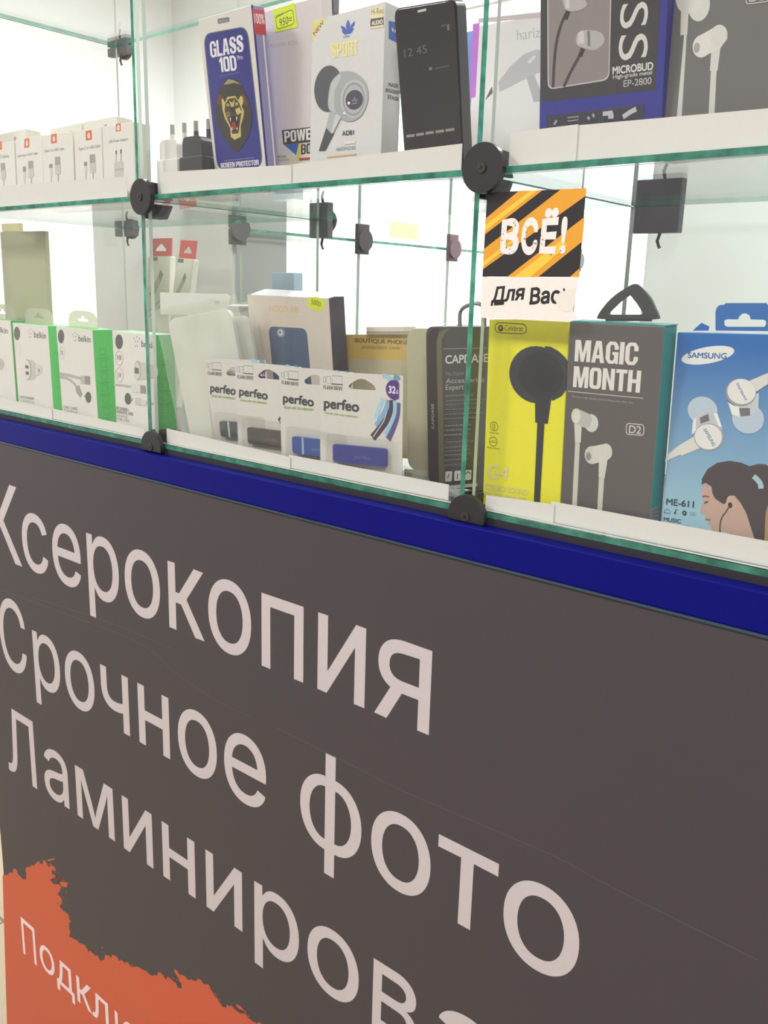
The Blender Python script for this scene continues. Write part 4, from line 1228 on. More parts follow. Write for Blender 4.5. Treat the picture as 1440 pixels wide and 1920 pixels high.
flash_card((-0.7207, 0.0286, 1.0841, -0.04, -3.99, 2.33, 0.0908, 0.0896), 'flash drive card with a slate drive and white ring, hindmost of four', ('#414c56', '#d6d4cf', '#6a747c'),
           [(0.0035, 0.0535), (0.0426, 0.0519), (0.006, 0.065)], [(0.005, 0.0511), (0.0423, 0.0502), (0.0052, 0.0533)],
           (rect([(0.0022, 0.0802), (0.0056, 0.0843)]), rect([(0.0063, 0.0788), (0.0111, 0.0845)]), rect([(0.0118, 0.0784), (0.0252, 0.0854)]), [(0.0111, 0.0786), (0.0251, 0.0783)]),
           [(0.0031, 0.0732), (0.0248, 0.0727), (0.0038, 0.0767)], hole_at([(0.0314, 0.0757)][0]))
flash_card((-0.6746, 0.0231, 1.0841, -0.01, -1.68, 0.57, 0.0908, 0.0898), 'flash drive card with a dark brown drive', ('#463d38', None, '#7a6658'),
           [(0.004, 0.0546), (0.0449, 0.0535), (0.0052, 0.0658)], [(0.0051, 0.0517), (0.0444, 0.052), (0.0054, 0.0537)],
           (rect([(0.0027, 0.0798), (0.0058, 0.0846)]), rect([(0.0071, 0.0792), (0.0114, 0.0852)]), rect([(0.0127, 0.0786), (0.0258, 0.0864)]), [(0.0119, 0.079), (0.0263, 0.079)]),
           [(0.0028, 0.0733), (0.0256, 0.0736), (0.0032, 0.0768)], hole_at([(0.0322, 0.0781)][0]))
flash_card((-0.6065, 0.0176, 1.0841, -0.01, -1.77, 0.71, 0.0908, 0.0903), 'flash drive card with a light blue ringed drive, second from front', ('#3157a8', '#a9c0e0', '#6c82b4'),
           [(0.0039, 0.0548), (0.0438, 0.0541), (0.0046, 0.0661)], [(0.0043, 0.0518), (0.0437, 0.0529), (0.0045, 0.0541)],
           (rect([(0.0032, 0.0802), (0.0059, 0.0847)]), rect([(0.007, 0.0792), (0.0118, 0.0855)]), rect([(0.0126, 0.0788), (0.025, 0.0865)]), [(0.0118, 0.0792), (0.0255, 0.0793)]),
           [(0.0032, 0.074), (0.025, 0.0738), (0.0035, 0.0773)], hole_at([(0.0316, 0.0784)][0]))
flash_card((-0.5506, 0.0121, 1.0841, 1.00, 0.38, 1.77, 0.0926, 0.0899), 'flash drive card with a deep blue drive, frontmost of four', ('#242c96', None, '#6a5a8c'),
           [(0.0045, 0.0552), (0.0454, 0.0543), (0.0051, 0.0673)], [(0.0052, 0.053), (0.0448, 0.0521), (0.0054, 0.0546)],
           (rect([(0.0044, 0.0804), (0.0068, 0.0852)]), rect([(0.0081, 0.0795), (0.0128, 0.0857)]), rect([(0.0147, 0.079), (0.0263, 0.0864)]), [(0.0137, 0.0794), (0.0272, 0.0794)]),
           [(0.0044, 0.0745), (0.0267, 0.0742), (0.0045, 0.0779)], H4)

c, w, h = carton('phone_case_box', 'cream phone case box with blue case in its window', 'box', (-0.7100, 0.0825, 1.0841, -2.18, -6.30, -0.45, 0.1190, 0.1530), 0.02, '#d5cabb', '#4a4550', top='#5c5957')
p = Print()
p.text('HOCO', [(0.0328, 0.1373), (0.0606, 0.1377), (0.0332, 0.1435)], '#dcb98e', 0.03)
p.text('浩酷', [(0.0638, 0.1378), (0.0764, 0.1381), (0.0643, 0.1438)], '#dcb98e', 0.02)
p.stroke([(0.0361, 0.134), (0.0757, 0.135)], 0.0007, '#dcc3a4')
p.build('logo', c)
p = Print(start=4)
p.rr([(0.0295, 0.123), (0.086, 0.1238), (0.0881, 0.0521), (0.0319, 0.0474)], 0.008, '#56657c')
p.stroke([(0.0627, 0.1171), (0.0579, 0.0516)], 0.0007, '#4b5a70')
p.ell([(0.0482, 0.1176), (0.0543, 0.1176), (0.0487, 0.1219)], '#8d97a6')
p.ell([(0.0474, 0.1178), (0.0511, 0.1179), (0.0477, 0.1207)], '#d8d6d2')
p.ell([(0.047, 0.118), (0.049, 0.118), (0.0472, 0.1196)], '#7b7f88')
p.build('case_window', c)
pt = Print(start=1)
pt.poly(quad_round([(0.0899, 0.1531), (0.1032, 0.1538), (0.114, 0.1511), (0.1103, 0.141), (0.1001, 0.1415), (0.0899, 0.1432)], 0.002, 3), '#d4e23a')
pt.text('500р.', [(0.0945, 0.1454), (0.1086, 0.1439), (0.0955, 0.1515)], '#4c4a20')
o = pt.build('price_sticker', c)
m = MB(); m.add([(0.003, 0.001, h), (w - 0.001, 0.0005, h), (w + 0.004, 0.019, h + 0.003), (0.006, 0.019, h + 0.004)], [[0, 1, 2, 3]], mat('#5c5957')); m.build('lid_flap', c)

F_ = (-0.6079, 0.0935, 1.0841, 2.33, 0.56, 2.78, 0.1100, 0.1199)
c = thing('phone_case_box', 'clear phone case box with yellow header card behind the flash drives', 'box')
place(c, F_)
w, h = F_[6], F_[7]
m = MB(); m.prism(quad_round([(0, 0), (w, 0), (w, h), (0, h)], 0.006), 0, 0.014, PLASTIC); m.build('shell', c)
m = MB(); m.box(0.004, w - 0.004, 0.004, 0.0046, 0.002, h - 0.003, mat('#d9b75c')); m.build('card', c)
p = Print(start=0)
p.rr([(0.012, 0.004), (w - 0.010, 0.004), (w - 0.010, h - 0.026), (0.012, h - 0.026)], 0.006, '#c9bf9e')
p.text('BOUTIQUE PHONE', [(0.022, 0.1089), (0.0867, 0.1069), (0.022, 0.1137)], '#6e5420', 0.03)
p.text('protection case', [(0.0301, 0.1023), (0.0766, 0.1021), (0.0302, 0.1071)], '#a98a3c', 0.02)
o = p.build('header_print', c); o.location = (0, 0.0039, 0)
m = MB(); m.box(w * 0.36, w * 0.86, 0.0, 0.004, h - 0.003, h + 0.004, mat('#e0d6c2', rough=0.25)); m.build('hanger_clip', c)

F_ = (-0.5001, 0.0660, 1.0841, -0.01, -1.75, 1.44, 0.0743, 0.1324)
c = thing('phone_case_pack', 'tall cream phone case pack with rounded clear shell', 'phone case')
place(c, F_)
w, h = F_[6], F_[7]
m = MB(); m.prism(quad_round([(0, 0), (w, 0), (w, h), (0, h)], 0.014, 6), -0.001, 0.012, PLASTIC); m.build('shell', c)
m = MB(); m.prism(quad_round([(0.004, 0.004), (w - 0.004, 0.004), (w - 0.004, h - 0.004), (0.004, h - 0.004)], 0.012, 6), 0.002, 0.010, mat('#c6c0a2', rough=0.35)); m.build('phone_case', c, bevel=0.002)
p = Print(start=1)
p.poly([(0.0007, 0.0038), (0.0292, 0.006), (0.0292, -0.0057), (0.0001, -0.0077)], '#d9d3c6')
for k in range(9):
    a = [(0.0019, 0.0012), (0.01, 0.0013), (0.0018, -0.0024)]
    t = k / 8
    x = a[0][0] + (a[1][0] - a[0][0]) * t
    p.stroke([(x, a[2][1]), (x, a[0][1])], 0.0003 + 0.0003 * (k % 3 == 0), '#5b5853')
o = p.build('barcode_label', c); o.location = (0, 0.0018, 0)

F_ = (-0.4558, 0.0467, 1.0841, 0.00, -2.07, 2.41, 0.0736, 0.1318)
c = thing('phone_case_pack', 'black phone case pack with white text beside the glass upright', 'phone case')
place(c, F_)
w, h = F_[6], F_[7]
m = MB(); m.prism(quad_round([(0, 0), (w, 0), (w, h), (0, h)], 0.008, 6), 0.0, 0.011, mat('#4c4a44', rough=0.3)); m.build('pack', c, bevel=0.001)
p = Print()
p.poly([(0.0005, 0.117), (0.0019, 0.1243), (0.0061, 0.1292), (0.0143, 0.1308), (0.0124, 0.126), (0.0109, 0.1188), (0.0117, -0.0029), (0.0013, -0.0041)], mat('#3d3234', rough=0.4))
p.poly([(0.0109, 0.1188), (0.0132, 0.126), (0.0173, 0.1292), (0.0244, 0.1304), (0.0208, 0.1268), (0.0162, 0.122), (0.0175, -0.0022), (0.0117, -0.0029)], '#6a654c')
p.poly([(0.0171, 0.1141), (0.0213, 0.1205), (0.0263, 0.1265), (0.0333, 0.13), (0.0638, 0.1301), (0.0629, 0.0033), (0.018, -0.0021)], mat('#4d4d4a', rough=0.3))
p.stroke([(0.0181, 0.1139), (0.061, 0.1154)], 0.0005, '#9c9a94')
p.build('printed_card', c)
p = Print(start=6)
p.text('CAPDASE', [(0.0195, 0.1019), (0.0615, 0.1043), (0.0199, 0.1088)], '#cfccc4', 0.02)
p.text('The Digital', [(0.0196, 0.0916), (0.0379, 0.0929), (0.0197, 0.095)], '#8c8a86')
p.text('Accessories', [(0.02, 0.0861), (0.0577, 0.0889), (0.0201, 0.09)], '#b5b2ac')
p.text('Expert', [(0.0199, 0.0794), (0.038, 0.0809), (0.02, 0.0849)], '#b5b2ac')
p.text('CAPDASE', [(0.0074, 0.0478), (0.0073, 0.0688), (0.0048, 0.0475)], '#b5aeac', 0.01)
for q in ([(0.0196, 0.0718), (0.0591, 0.0756)], [(0.0201, 0.0376), (0.0474, 0.0411)]):
    p.stroke(q, 0.0004, '#8c8a86')
rq = random.Random(5)
for k, (a, b_) in enumerate(zip([(0.0198, 0.0759), (0.0197, 0.0687), (0.0197, 0.0648), (0.0196, 0.0609), (0.0196, 0.0572), (0.0195, 0.0513), (0.0194, 0.0476), (0.0194, 0.0437), (0.0201, 0.0334), (0.02, 0.0305), (0.0202, 0.0271), (0.0204, 0.0229), (0.0204, 0.0187)], [(0.0485, 0.0784), (0.0582, 0.0725), (0.0572, 0.0685), (0.0581, 0.0649), (0.0562, 0.0612), (0.0475, 0.0546), (0.0474, 0.0509), (0.0464, 0.0472), (0.0454, 0.0373), (0.0464, 0.0345), (0.0473, 0.0313), (0.0453, 0.027), (0.0443, 0.0227)])):
    t = 0.0
    while t < 0.97:
        l = rq.uniform(0.03, 0.11)
        e = min(1, t + l)
        p.stroke([(a[0] + (b_[0] - a[0]) * t, a[1] + (b_[1] - a[1]) * t), (a[0] + (b_[0] - a[0]) * e, a[1] + (b_[1] - a[1]) * e)], 0.0011 if k in (0, 5, 6, 7) else 0.0007, '#7b7975')
        t = e + 0.025
p.build('lettering', c)
p = Print(start=80)
for q in ([(0.02, 0.0131), (0.0271, 0.0143), (0.0264, 0.0055), (0.0195, 0.0044)], [(0.0293, 0.0147), (0.0358, 0.0157), (0.0354, 0.0071), (0.0288, 0.006)], [(0.0399, 0.0163), (0.0467, 0.0175), (0.0462, 0.0091), (0.0396, 0.0079)]):
    p.rr(q, 0.0012, '#cbc8c1')
for q in ([(0.0223, 0.0078), (0.0239, 0.0116)], [(0.0321, 0.008), (0.0326, 0.0127)], [(0.0408, 0.0132), (0.0428, 0.0155), (0.0458, 0.0142)]):
    p.stroke(q, 0.0009, '#3f3d3b')
p.poly([(0.0217, 0.0011), (0.0524, 0.007), (0.0524, 0.0043), (0.0215, -0.0017)], '#bdbab3')
p.build('icons', c)
m = MB()
hk = smooth_pts([(0.0311, 0.1308), (0.0308, 0.1386), (0.0322, 0.144), (0.0373, 0.1474), (0.046, 0.1494), (0.0521, 0.1476), (0.0545, 0.1431), (0.0546, 0.1316)], 5)
m.tube([(a, 0.005, b_) for a, b_ in hk], 0.0016, mat('#7a7673', rough=0.3), 8); m.build('hook', c)

# phone cases in clear bags leaning on the left upright
def bagged(F, label, w_case, header):
    c = thing('bagged_phone_case', label, 'phone case', group='white phone cases in clear bags')
    place(c, F)
    w, h = F[6], F[7]
    m = MB()
    n = 28
    vs, fs = [], []
    for j in range(n + 1):
        for i in range(n + 1):
            a, b_ = i / n, j / n
            d = -0.0016 * math.sin(22 * a + 2 * b_) * (0.5 + 0.5 * b_) - 0.0012 * math.sin(17 * b_ + 9 * a) * b_
            vs.append((w * a, d - 0.0005, h * b_))
    for j in range(n):
        for i in range(n):
            k = j * (n + 1) + i
            fs.append([k, k + 1, k + n + 2, k + n + 1])
    m.add(vs, fs, BAGF)
    m.build('bag', c, smooth=True)
    m = MB()
    m.prism(quad_round([(0.010, 0.002), (w - 0.010, 0.002), (w - 0.010, h - 0.012), (0.010, h - 0.012)], 0.010, 6), 0.003, 0.010, mat('#f1f1e8', rough=0.35))
    m.build('phone_case', c, bevel=0.0015)
    if header:
        m = MB(); m.prism(header, 0.004, 0.0046, mat('#e2e3d8'), holes=[rect(HSL)]); m.build('header_card', c)
    return c
FB = (-0.7509, 0.0121, 1.0841, 24.00, -0.00, 11.08, 0.0908, 0.1376)
HSL = [(0.0639, 0.1313), (0.07, 0.135)]
bagged(FB, 'white phone case in clear bag under a white header card', 0.07, [(0.003, 0.1318), (0.0073, 0.1533), (0.0792, 0.1396), (0.0827, 0.1365), (0.0757, 0.1201)])
b2 = list(FB); b2[0] += 0.004; b2[1] += 0.017; b2[7] -= 0.006
bagged(tuple(b2), 'white phone case in clear bag directly behind the header card bag', 0.07, None)
b3 = list(FB); b3[0] += 0.009; b3[1] += 0.034; b3[7] -= 0.012; b3[6] -= 0.024
bagged(tuple(b3), 'white phone case in clear bag, hindmost of three', 0.07, None)
c, w, h = carton('phone_case_pack', 'narrow dark grey pack between white bags and cream box', 'phone case', (-0.7647, 0.1045, 1.0841, 4.39, -8.63, 1.11, 0.0358, 0.1410), 0.012, '#6e6c68', '#5b5957', part='pack')
p = Print()
p.poly([(0.004, h * .52), (w - 0.004, h * .52), (w - 0.004, h * .68), (0.004, h * .68)], '#c8c6be')
p.poly([(0.004, h * .80), (w - 0.004, h * .80), (w - 0.004, h * .83), (0.004, h * .83)], '#b3b1aa')
p.build('label_print', c)

# ------------------------------------------------------------------ upper left compartment
def apple(p, sq):
    p.poly(sq, '#dd6a3a')
    cx = sum(a for a, _ in sq) / 4; cy = sum(b_ for _, b_ in sq) / 4
    r = 0.0026
    p.ell([(cx, cy - 0.0004), (cx + r, cy - 0.0004), (cx, cy - 0.0004 + r)], '#f2ece4')
    p.ell([(cx, cy - 0.0002), (cx + 0.0008, cy - 0.0002), (cx, cy + 0.0008)], '#dd6a3a')
    p.poly([(cx - 0.0004, cy + 0.002), (cx + 0.0012, cy + 0.0038), (cx + 0.0006, cy + 0.002)], '#f2ece4')
def cable_box(F, label, sq, txt, q, pic):
    c, w, h = carton('cable_box', label, 'box', F, 0.02, '#e9e5dd', '#e4dfd0', group='white cable boxes in the upper left compartment')
    p = Print(); apple(p, sq); p.build('logo', c)
    p = Print(start=7); p.text(txt, q, '#8d8983', 0.0); p.build('caption', c)
    p = Print(start=7); pic(p); p.build('cable_picture', c)
    return c
def pic_cable(small, big):
    def f(p):
        (a, b_), (c_, d) = small
        p.poly([(a, b_), (c_, b_), (c_, d), (a, d)], '#8f8b86'); x = (a + c_) / 2
        p.poly([(a + 0.0006, b_ - 0.008), (c_ - 0.0006, b_ - 0.008), (c_ - 0.0006, b_), (a + 0.0006, b_)], '#d6d2cc')
        p.stroke([(x, b_ - 0.008), (x, b_ - 0.024)], 0.0013, '#bab5af')
        (a, b_), (c_, d) = big
        p.poly([(a, b_), (c_, b_), (c_, d), (a, d)], '#a29d98'); x = (a + c_) / 2
        p.poly([(a - 0.0004, b_ - 0.010), (c_ + 0.0004, b_ - 0.010), (c_ + 0.0004, b_), (a - 0.0004, b_)], '#cbc6c0')
        p.stroke([(x, b_ - 0.010), (x, b_ - 0.024)], 0.0018, '#b3aea8')
    return f
cable_box((-1.1296, 0.0193, 1.3277, 0.04, 1.09, 0.03, 0.0605, 0.0759), 'white cable box with orange square, leftmost and partly cut off', [(0.0165, 0.0682), (0.0314, 0.0683), (0.0316, 0.078), (0.0176, 0.0778)], 'USB Cable', [(0.0076, 0.0597), (0.0467, 0.0585), (0.008, 0.0633)],
          pic_cable([(0.0082, 0.0459), (0.0165, 0.0525)], [(0.0262, 0.0448), (0.0367, 0.0532)]))
cable_box((-1.0669, 0.0193, 1.3277, -0.42, 1.43, 0.36, 0.0610, 0.0769), 'white cable box with orange square, second from the left', [(0.0205, 0.0661), (0.0329, 0.066), (0.0333, 0.076), (0.0219, 0.0761)], 'Lightning to USB Cable', [(0.0038, 0.0566), (0.051, 0.0563), (0.004, 0.0598)],
          pic_cable([(0.0156, 0.04), (0.0228, 0.046)], [(0.0283, 0.0426), (0.0397, 0.051)]))
cable_box((-1.0060, 0.0192, 1.3277, 0.63, 0.75, -0.56, 0.0631, 0.0763), 'white cable box with orange square, middle of the five', [(0.0188, 0.0665), (0.0313, 0.0665), (0.0313, 0.0763), (0.0195, 0.0761)], 'Type-C to USB Cable', [(0.0034, 0.0573), (0.0455, 0.0573), (0.0037, 0.061)],
          pic_cable([(0.0134, 0.0408), (0.0204, 0.045)], [(0.0259, 0.0432), (0.0364, 0.0519)]))
cable_box((-0.9387, 0.0193, 1.3277, -0.02, 0.84, 0.05, 0.0534, 0.0752), 'white cable box with orange square, left of the power adapter box', [(0.0229, 0.0637), (0.0352, 0.0636), (0.0352, 0.0734), (0.0232, 0.0733)], 'Type-C to USB Cable', [(0.0082, 0.0539), (0.0499, 0.0541), (0.0084, 0.0579)],
          pic_cable([(0.018, 0.0383), (0.0242, 0.0424)], [(0.0296, 0.0405), (0.0401, 0.049)]))
def pic_adapter(p):
    a = [(0.0205, 0.031), (0.0258, 0.0394), (0.0292, 0.0305), (0.0361, 0.0396)]
    p.rr([(0.0197, 0.0223), (0.0363, 0.0222), (0.0366, 0.0387), (0.0206, 0.0385)], 0.002, '#cdc8c0')
    p.poly([(0.023, 0.046), (0.0253, 0.046), (0.0255, 0.0498), (0.0233, 0.0498)], '#5f5c58'); p.stroke([(0.0236, 0.039), (0.024, 0.0459)], 0.0013, '#b3aea8')
    p.poly([(0.0317, 0.0461), (0.0342, 0.0461), (0.0344, 0.05), (0.0319, 0.05)], '#5f5c58'); p.stroke([(0.0325, 0.0389), (0.0329, 0.046)], 0.0013, '#b3aea8')
    p.poly([(0.0208, 0.0301), (0.0362, 0.0301), (0.0362, 0.0318), (0.0209, 0.0318)], '#b9b4ad')
cable_box((-0.8835, 0.0193, 1.3277, 0.18, 0.45, -0.12, 0.0560, 0.0748), 'white power adapter box with orange square beside the upright', [(0.0247, 0.0677), (0.0339, 0.0678), (0.0337, 0.0753), (0.0251, 0.0752)], 'USB Power Adapter', [(0.0114, 0.0569), (0.0464, 0.0571), (0.0116, 0.0603)], pic_adapter)
for F, lab in (((-1.2012, 0.0605, 1.3277, -0.85, 2.90, 0.62, 0.0822, 0.0994), 'plain white box behind the leftmost cable box'), ((-1.0642, 0.0605, 1.3277, -0.65, 2.94, 0.50, 0.0711, 0.0950), 'plain white box behind the middle cable boxes'), ((-0.9909, 0.0605, 1.3277, -0.12, 3.00, 0.10, 0.0681, 0.0962), 'plain white box behind the power adapter box')):
    c, w, h = carton('cable_box', lab, 'box', F, 0.02, '#e6e2d8', '#e2dcc8', group='white cable boxes behind the front row')
    p = Print(); p.poly([(w * .62, h * .86), (w * .70, h * .86), (w * .70, h * .93), (w * .62, h * .93)], '#a9a49c'); p.build('small_mark', c)

# ------------------------------------------------------------------ upper middle compartment
def adapter(label, x, y, z, w, body, prong, tip, base):
    t = thing('plug_adapter', label, 'adapter', (x, y, z), 'plug adapters standing prongs up')
    b0 = 0.033
    m = MB(); m.prism(quad_round([(-w / 2, b0), (w / 2, b0), (w / 2, b0 + 0.015), (w / 2 - 0.003, b0 + 0.019), (-w / 2 + 0.003, b0 + 0.019), (-w / 2, b0 + 0.015)], 0.002, 3), 0, 0.024, mat(body, rough=0.35)); m.build('body', t, bevel=0.0012)
    MB().box(-w / 2 - 0.003, w / 2 + 0.003, -0.002, 0.026, 0.0002, b0 + 0.001, mat(base, rough=0.35)).build('base', t, bevel=0.001)
    for s in (-1, 1):
        m = MB(); m.tube([(s * 0.0095, 0.013, b0 + 0.018), (s * 0.0095, 0.013, b0 + 0.026)], 0.0024, mat(prong, rough=0.4), 12)
        m.tube([(s * 0.0095, 0.013, b0 + 0.026), (s * 0.0095, 0.013, b0 + 0.035)], 0.0023, mat(tip, rough=0.3, metal=0.6), 12); m.build('prong', t)
    return t
AX = [(-0.7665, 1.3494), (-0.7306, 1.3491), (-0.7472, 1.3824)]
adapter('white plug adapter standing beside the black one', AX[0][0], 0.0165, ZM + 0.0002, 0.027, '#e2e0d8', '#e2e0d8', '#b5b2ac', '#e8e6e0')
adapter('black plug adapter left of the blue lion box', AX[1][0] + 0.001, 0.0165, ZM + 0.0002, 0.029, '#3c3c40', '#38383c', '#a9a6a2', '#39393d')
adapter('second white plug adapter behind the black one', AX[1][0] - 0.022, 0.055, ZM + 0.0002, 0.027, '#e2e0d8', '#e2e0d8', '#b5b2ac', '#e2e0d8')

c, w, h = carton('screen_protector_box', 'white box with blue panel and a roaring lion picture', 'box', (-0.7097, 0.0302, 1.3277, -3.75, -7.96, -1.21, 0.0771, 0.1486), 0.014, '#e4dfd8', '#9d97c4', top='#e4dfd8')
NAVY = '#2e2f86'
p = Print()
p.rr([(0.0054, 0.1364), (0.0698, 0.1339), (0.0736, 0.0217), (0.004, 0.0222)], 0.011, '#6d6b76')
p.rr([(0.0066, 0.1355), (0.0685, 0.1331), (0.0721, 0.0218), (0.0051, 0.0221)], 0.010, NAVY)
p.rr([(0.0288, 0.145), (0.0461, 0.144), (0.0459, 0.1404), (0.0285, 0.1411)], 0.002, '#77737a')
p.text('PREMIUM', [(0.03, 0.1419), (0.0448, 0.1411), (0.03, 0.1436)], '#c9c5c6', 0.0)
p.build('panel_print', c)
p = Print(start=6)
p.block('GLASS', [(0.0131, 0.116), (0.0616, 0.1154), (0.0135, 0.1289)], '#eeeaf0')
p.block('10D', [(0.0252, 0.103), (0.0497, 0.102), (0.025, 0.115)], '#eeeaf0')
p.text('Pro', [(0.0518, 0.1096), (0.0594, 0.1097), (0.0516, 0.1133)], '#d8d4e0', 0.02)
p.stroke([(0.0221, 0.1), (0.0532, 0.0998)], 0.0010, '#5d5d9e')
p.stroke([(0.0165, 0.0295), (0.0622, 0.0299)], 0.0010, '#6f6fa8')
p.block('SCREEN PROTECTOR', [(0.0104, 0.0235), (0.0676, 0.0235), (0.0106, 0.0279)], '#eeeaf0')
p.build('lettering', c)
p = Print(start=14)
p.poly([(0.038, 0.0965), (0.0503, 0.0928), (0.0588, 0.0817), (0.0641, 0.0714), (0.0636, 0.0607), (0.057, 0.0485), (0.0458, 0.04), (0.0368, 0.036), (0.0278, 0.0421), (0.0149, 0.0552), (0.0114, 0.0677), (0.0148, 0.0786), (0.0217, 0.0899), (0.0294, 0.0946)], '#38322f', smooth=True)
p.poly([(0.0153, 0.0814), (0.021, 0.0859), (0.0263, 0.0831), (0.0244, 0.0777), (0.0173, 0.0761)], '#6e3d2c')
p.poly([(0.0536, 0.084), (0.0596, 0.0772), (0.0594, 0.0719), (0.055, 0.074)], '#6e3d2c')
p.poly([(0.0282, 0.0929), (0.0363, 0.0963), (0.0442, 0.0946), (0.0547, 0.0901), (0.0438, 0.0926), (0.0339, 0.0923)], '#a59a72')
p.poly([(0.0231, 0.0811), (0.0255, 0.0815), (0.0275, 0.0779), (0.032, 0.0823), (0.0435, 0.0821), (0.0476, 0.0779), (0.0512, 0.0814), (0.0542, 0.0802), (0.0541, 0.0759), (0.0515, 0.0726), (0.0541, 0.0687), (0.0519, 0.0635), (0.0472, 0.0574), (0.0459, 0.0483), (0.0363, 0.0464), (0.0311, 0.0492), (0.0314, 0.0568), (0.0253, 0.0647), (0.0227, 0.0724)], '#d3bd72')
p.poly([(0.0277, 0.077), (0.0333, 0.0806), (0.0433, 0.0807), (0.0488, 0.0755), (0.0511, 0.0699), (0.0484, 0.0638), (0.0456, 0.0576), (0.0428, 0.0513), (0.0337, 0.0515), (0.0324, 0.0577), (0.028, 0.0654), (0.0257, 0.0712)], '#4a3f2a')
p.poly([(0.0339, 0.0792), (0.0385, 0.0769), (0.0423, 0.0797), (0.0403, 0.0736), (0.0362, 0.0735)], '#c9b26a')
p.poly([(0.0415, 0.0712), (0.0483, 0.0724), (0.0507, 0.0681), (0.0439, 0.0664)], '#d3bd72')
p.poly([(0.0272, 0.0701), (0.0323, 0.0706), (0.0341, 0.0668), (0.0295, 0.0648)], '#7c7448')
p.ell([(0.0316, 0.0757), (0.0337, 0.0754), (0.0318, 0.0769)], '#cfc49a'); p.ell([(0.0316, 0.0756), (0.0324, 0.0755), (0.0317, 0.0762)], '#25201c')
p.ell([(0.0447, 0.0754), (0.0468, 0.0752), (0.045, 0.0766)], '#cfc49a'); p.ell([(0.0447, 0.0753), (0.0455, 0.0753), (0.0448, 0.0759)], '#25201c')
p.poly([(0.0344, 0.0732), (0.0419, 0.0734), (0.0395, 0.0691), (0.0365, 0.0691)], '#2a2420')
p.poly([(0.0306, 0.0661), (0.0374, 0.0665), (0.0441, 0.0655), (0.0442, 0.0604), (0.0417, 0.0542), (0.035, 0.0539), (0.0321, 0.0605)], '#1f1a1a')
p.poly([(0.0343, 0.0608), (0.0397, 0.0613), (0.0412, 0.0551), (0.0355, 0.0546)], '#a33430')
for q in ([(0.0324, 0.0651), (0.0344, 0.0649), (0.0334, 0.0613)], [(0.042, 0.065), (0.044, 0.0649), (0.0423, 0.061)], [(0.0327, 0.0548), (0.0347, 0.0575), (0.0352, 0.0547)], [(0.0409, 0.0544), (0.0424, 0.0571), (0.0428, 0.0545)]):
    p.poly(q, '#efe9dd')
p.build('lion_picture', c)
p = Print('side', w)
p.poly([(0, 0), (0.0022, 0), (0.0022, h), (0, h)], NAVY)
p.poly([(0.0095, 0.02), (0.0112, 0.02), (0.0112, h * .88), (0.0095, h * .88)], '#eeeaf0')
p.poly([(0.001, h - 0.022), (0.0138, h - 0.022), (0.0138, h - 0.003), (0.001, h - 0.003)], '#cc4a55')
p.text('100%', [(0.002, h - 0.014), (0.013, h - 0.014), (0.002, h - 0.006)], '#e9d8dc', 0.03)
p.build('side_print', c)

c, w, h = carton('power_bank_box', 'white power bank box with fluorescent yellow price sticker', 'box', (-0.6487, 0.0468, 1.3277, -0.12, -4.18, 0.48, 0.0715, 0.1507), 0.012, '#dcd4d2', '#d6cfcc')
p = Print()
p.poly([(-0.0034, 0.0463), (0.0151, 0.0465), (0.0351, 0.0449), (0.0559, 0.0448), (0.0542, 0.0196), (-0.004, 0.0228)], '#e0d8c8')
p.text('POWER BOX', [(0.006, 0.1207), (0.0407, 0.1188), (0.006, 0.1239)], '#c6bcbc', 0.02)
p.poly([(0.015, 0.053), (0.0496, 0.0522), (0.0605, 0.0519), (0.0597, 0.0398), (0.0161, 0.0406)], '#4a4446')
p.block('POWER', [(0.018, 0.0425), (0.0598, 0.0419), (0.0179, 0.0518)], '#efeae4')
p.poly([(0.0175, 0.0404), (0.0362, 0.0402), (0.0319, 0.0308)], '#3f6cb8')
p.poly([(0.0362, 0.0402), (0.0411, 0.04), (0.0358, 0.026), (0.0315, 0.0258)], '#e2d060')
p.block('BOX', [(0.0383, 0.0307), (0.0577, 0.0309), (0.0389, 0.0391)], '#3c3738')
p.poly([(0.0355, 0.0281), (0.0589, 0.0276), (0.0587, 0.0254), (0.0358, 0.0259)], '#b04a46')
p.text('POWER BOX', [(0.0019, 0.0304), (0.0196, 0.0299), (0.0018, 0.0324)], '#8f8884', 0.02)
p.stroke([(0.002, 0.0283), (0.023, 0.028)], 0.0010, '#bdb5ad')
p.build('printed_panel', c)
p = Print(start=14)
p.poly([(0.0119, 0.1499), (0.0391, 0.151), (0.0417, 0.1319), (0.0132, 0.1321)], mat('#dcee3c', rough=0.6))
p.stroke(quad_round([(0.0149, 0.144), (0.0367, 0.1466), (0.0382, 0.1351), (0.0162, 0.1342)], 0.003, 3), 0.0006, '#5c6420', closed=True)
p.text('Цена', [(0.0148, 0.1428), (0.0248, 0.1441), (0.0146, 0.1453)], '#4c5418')
p.text('950=', [(0.0196, 0.1357), (0.0352, 0.1364), (0.0198, 0.1417)], '#5c6420')
p.build('price_sticker', c)

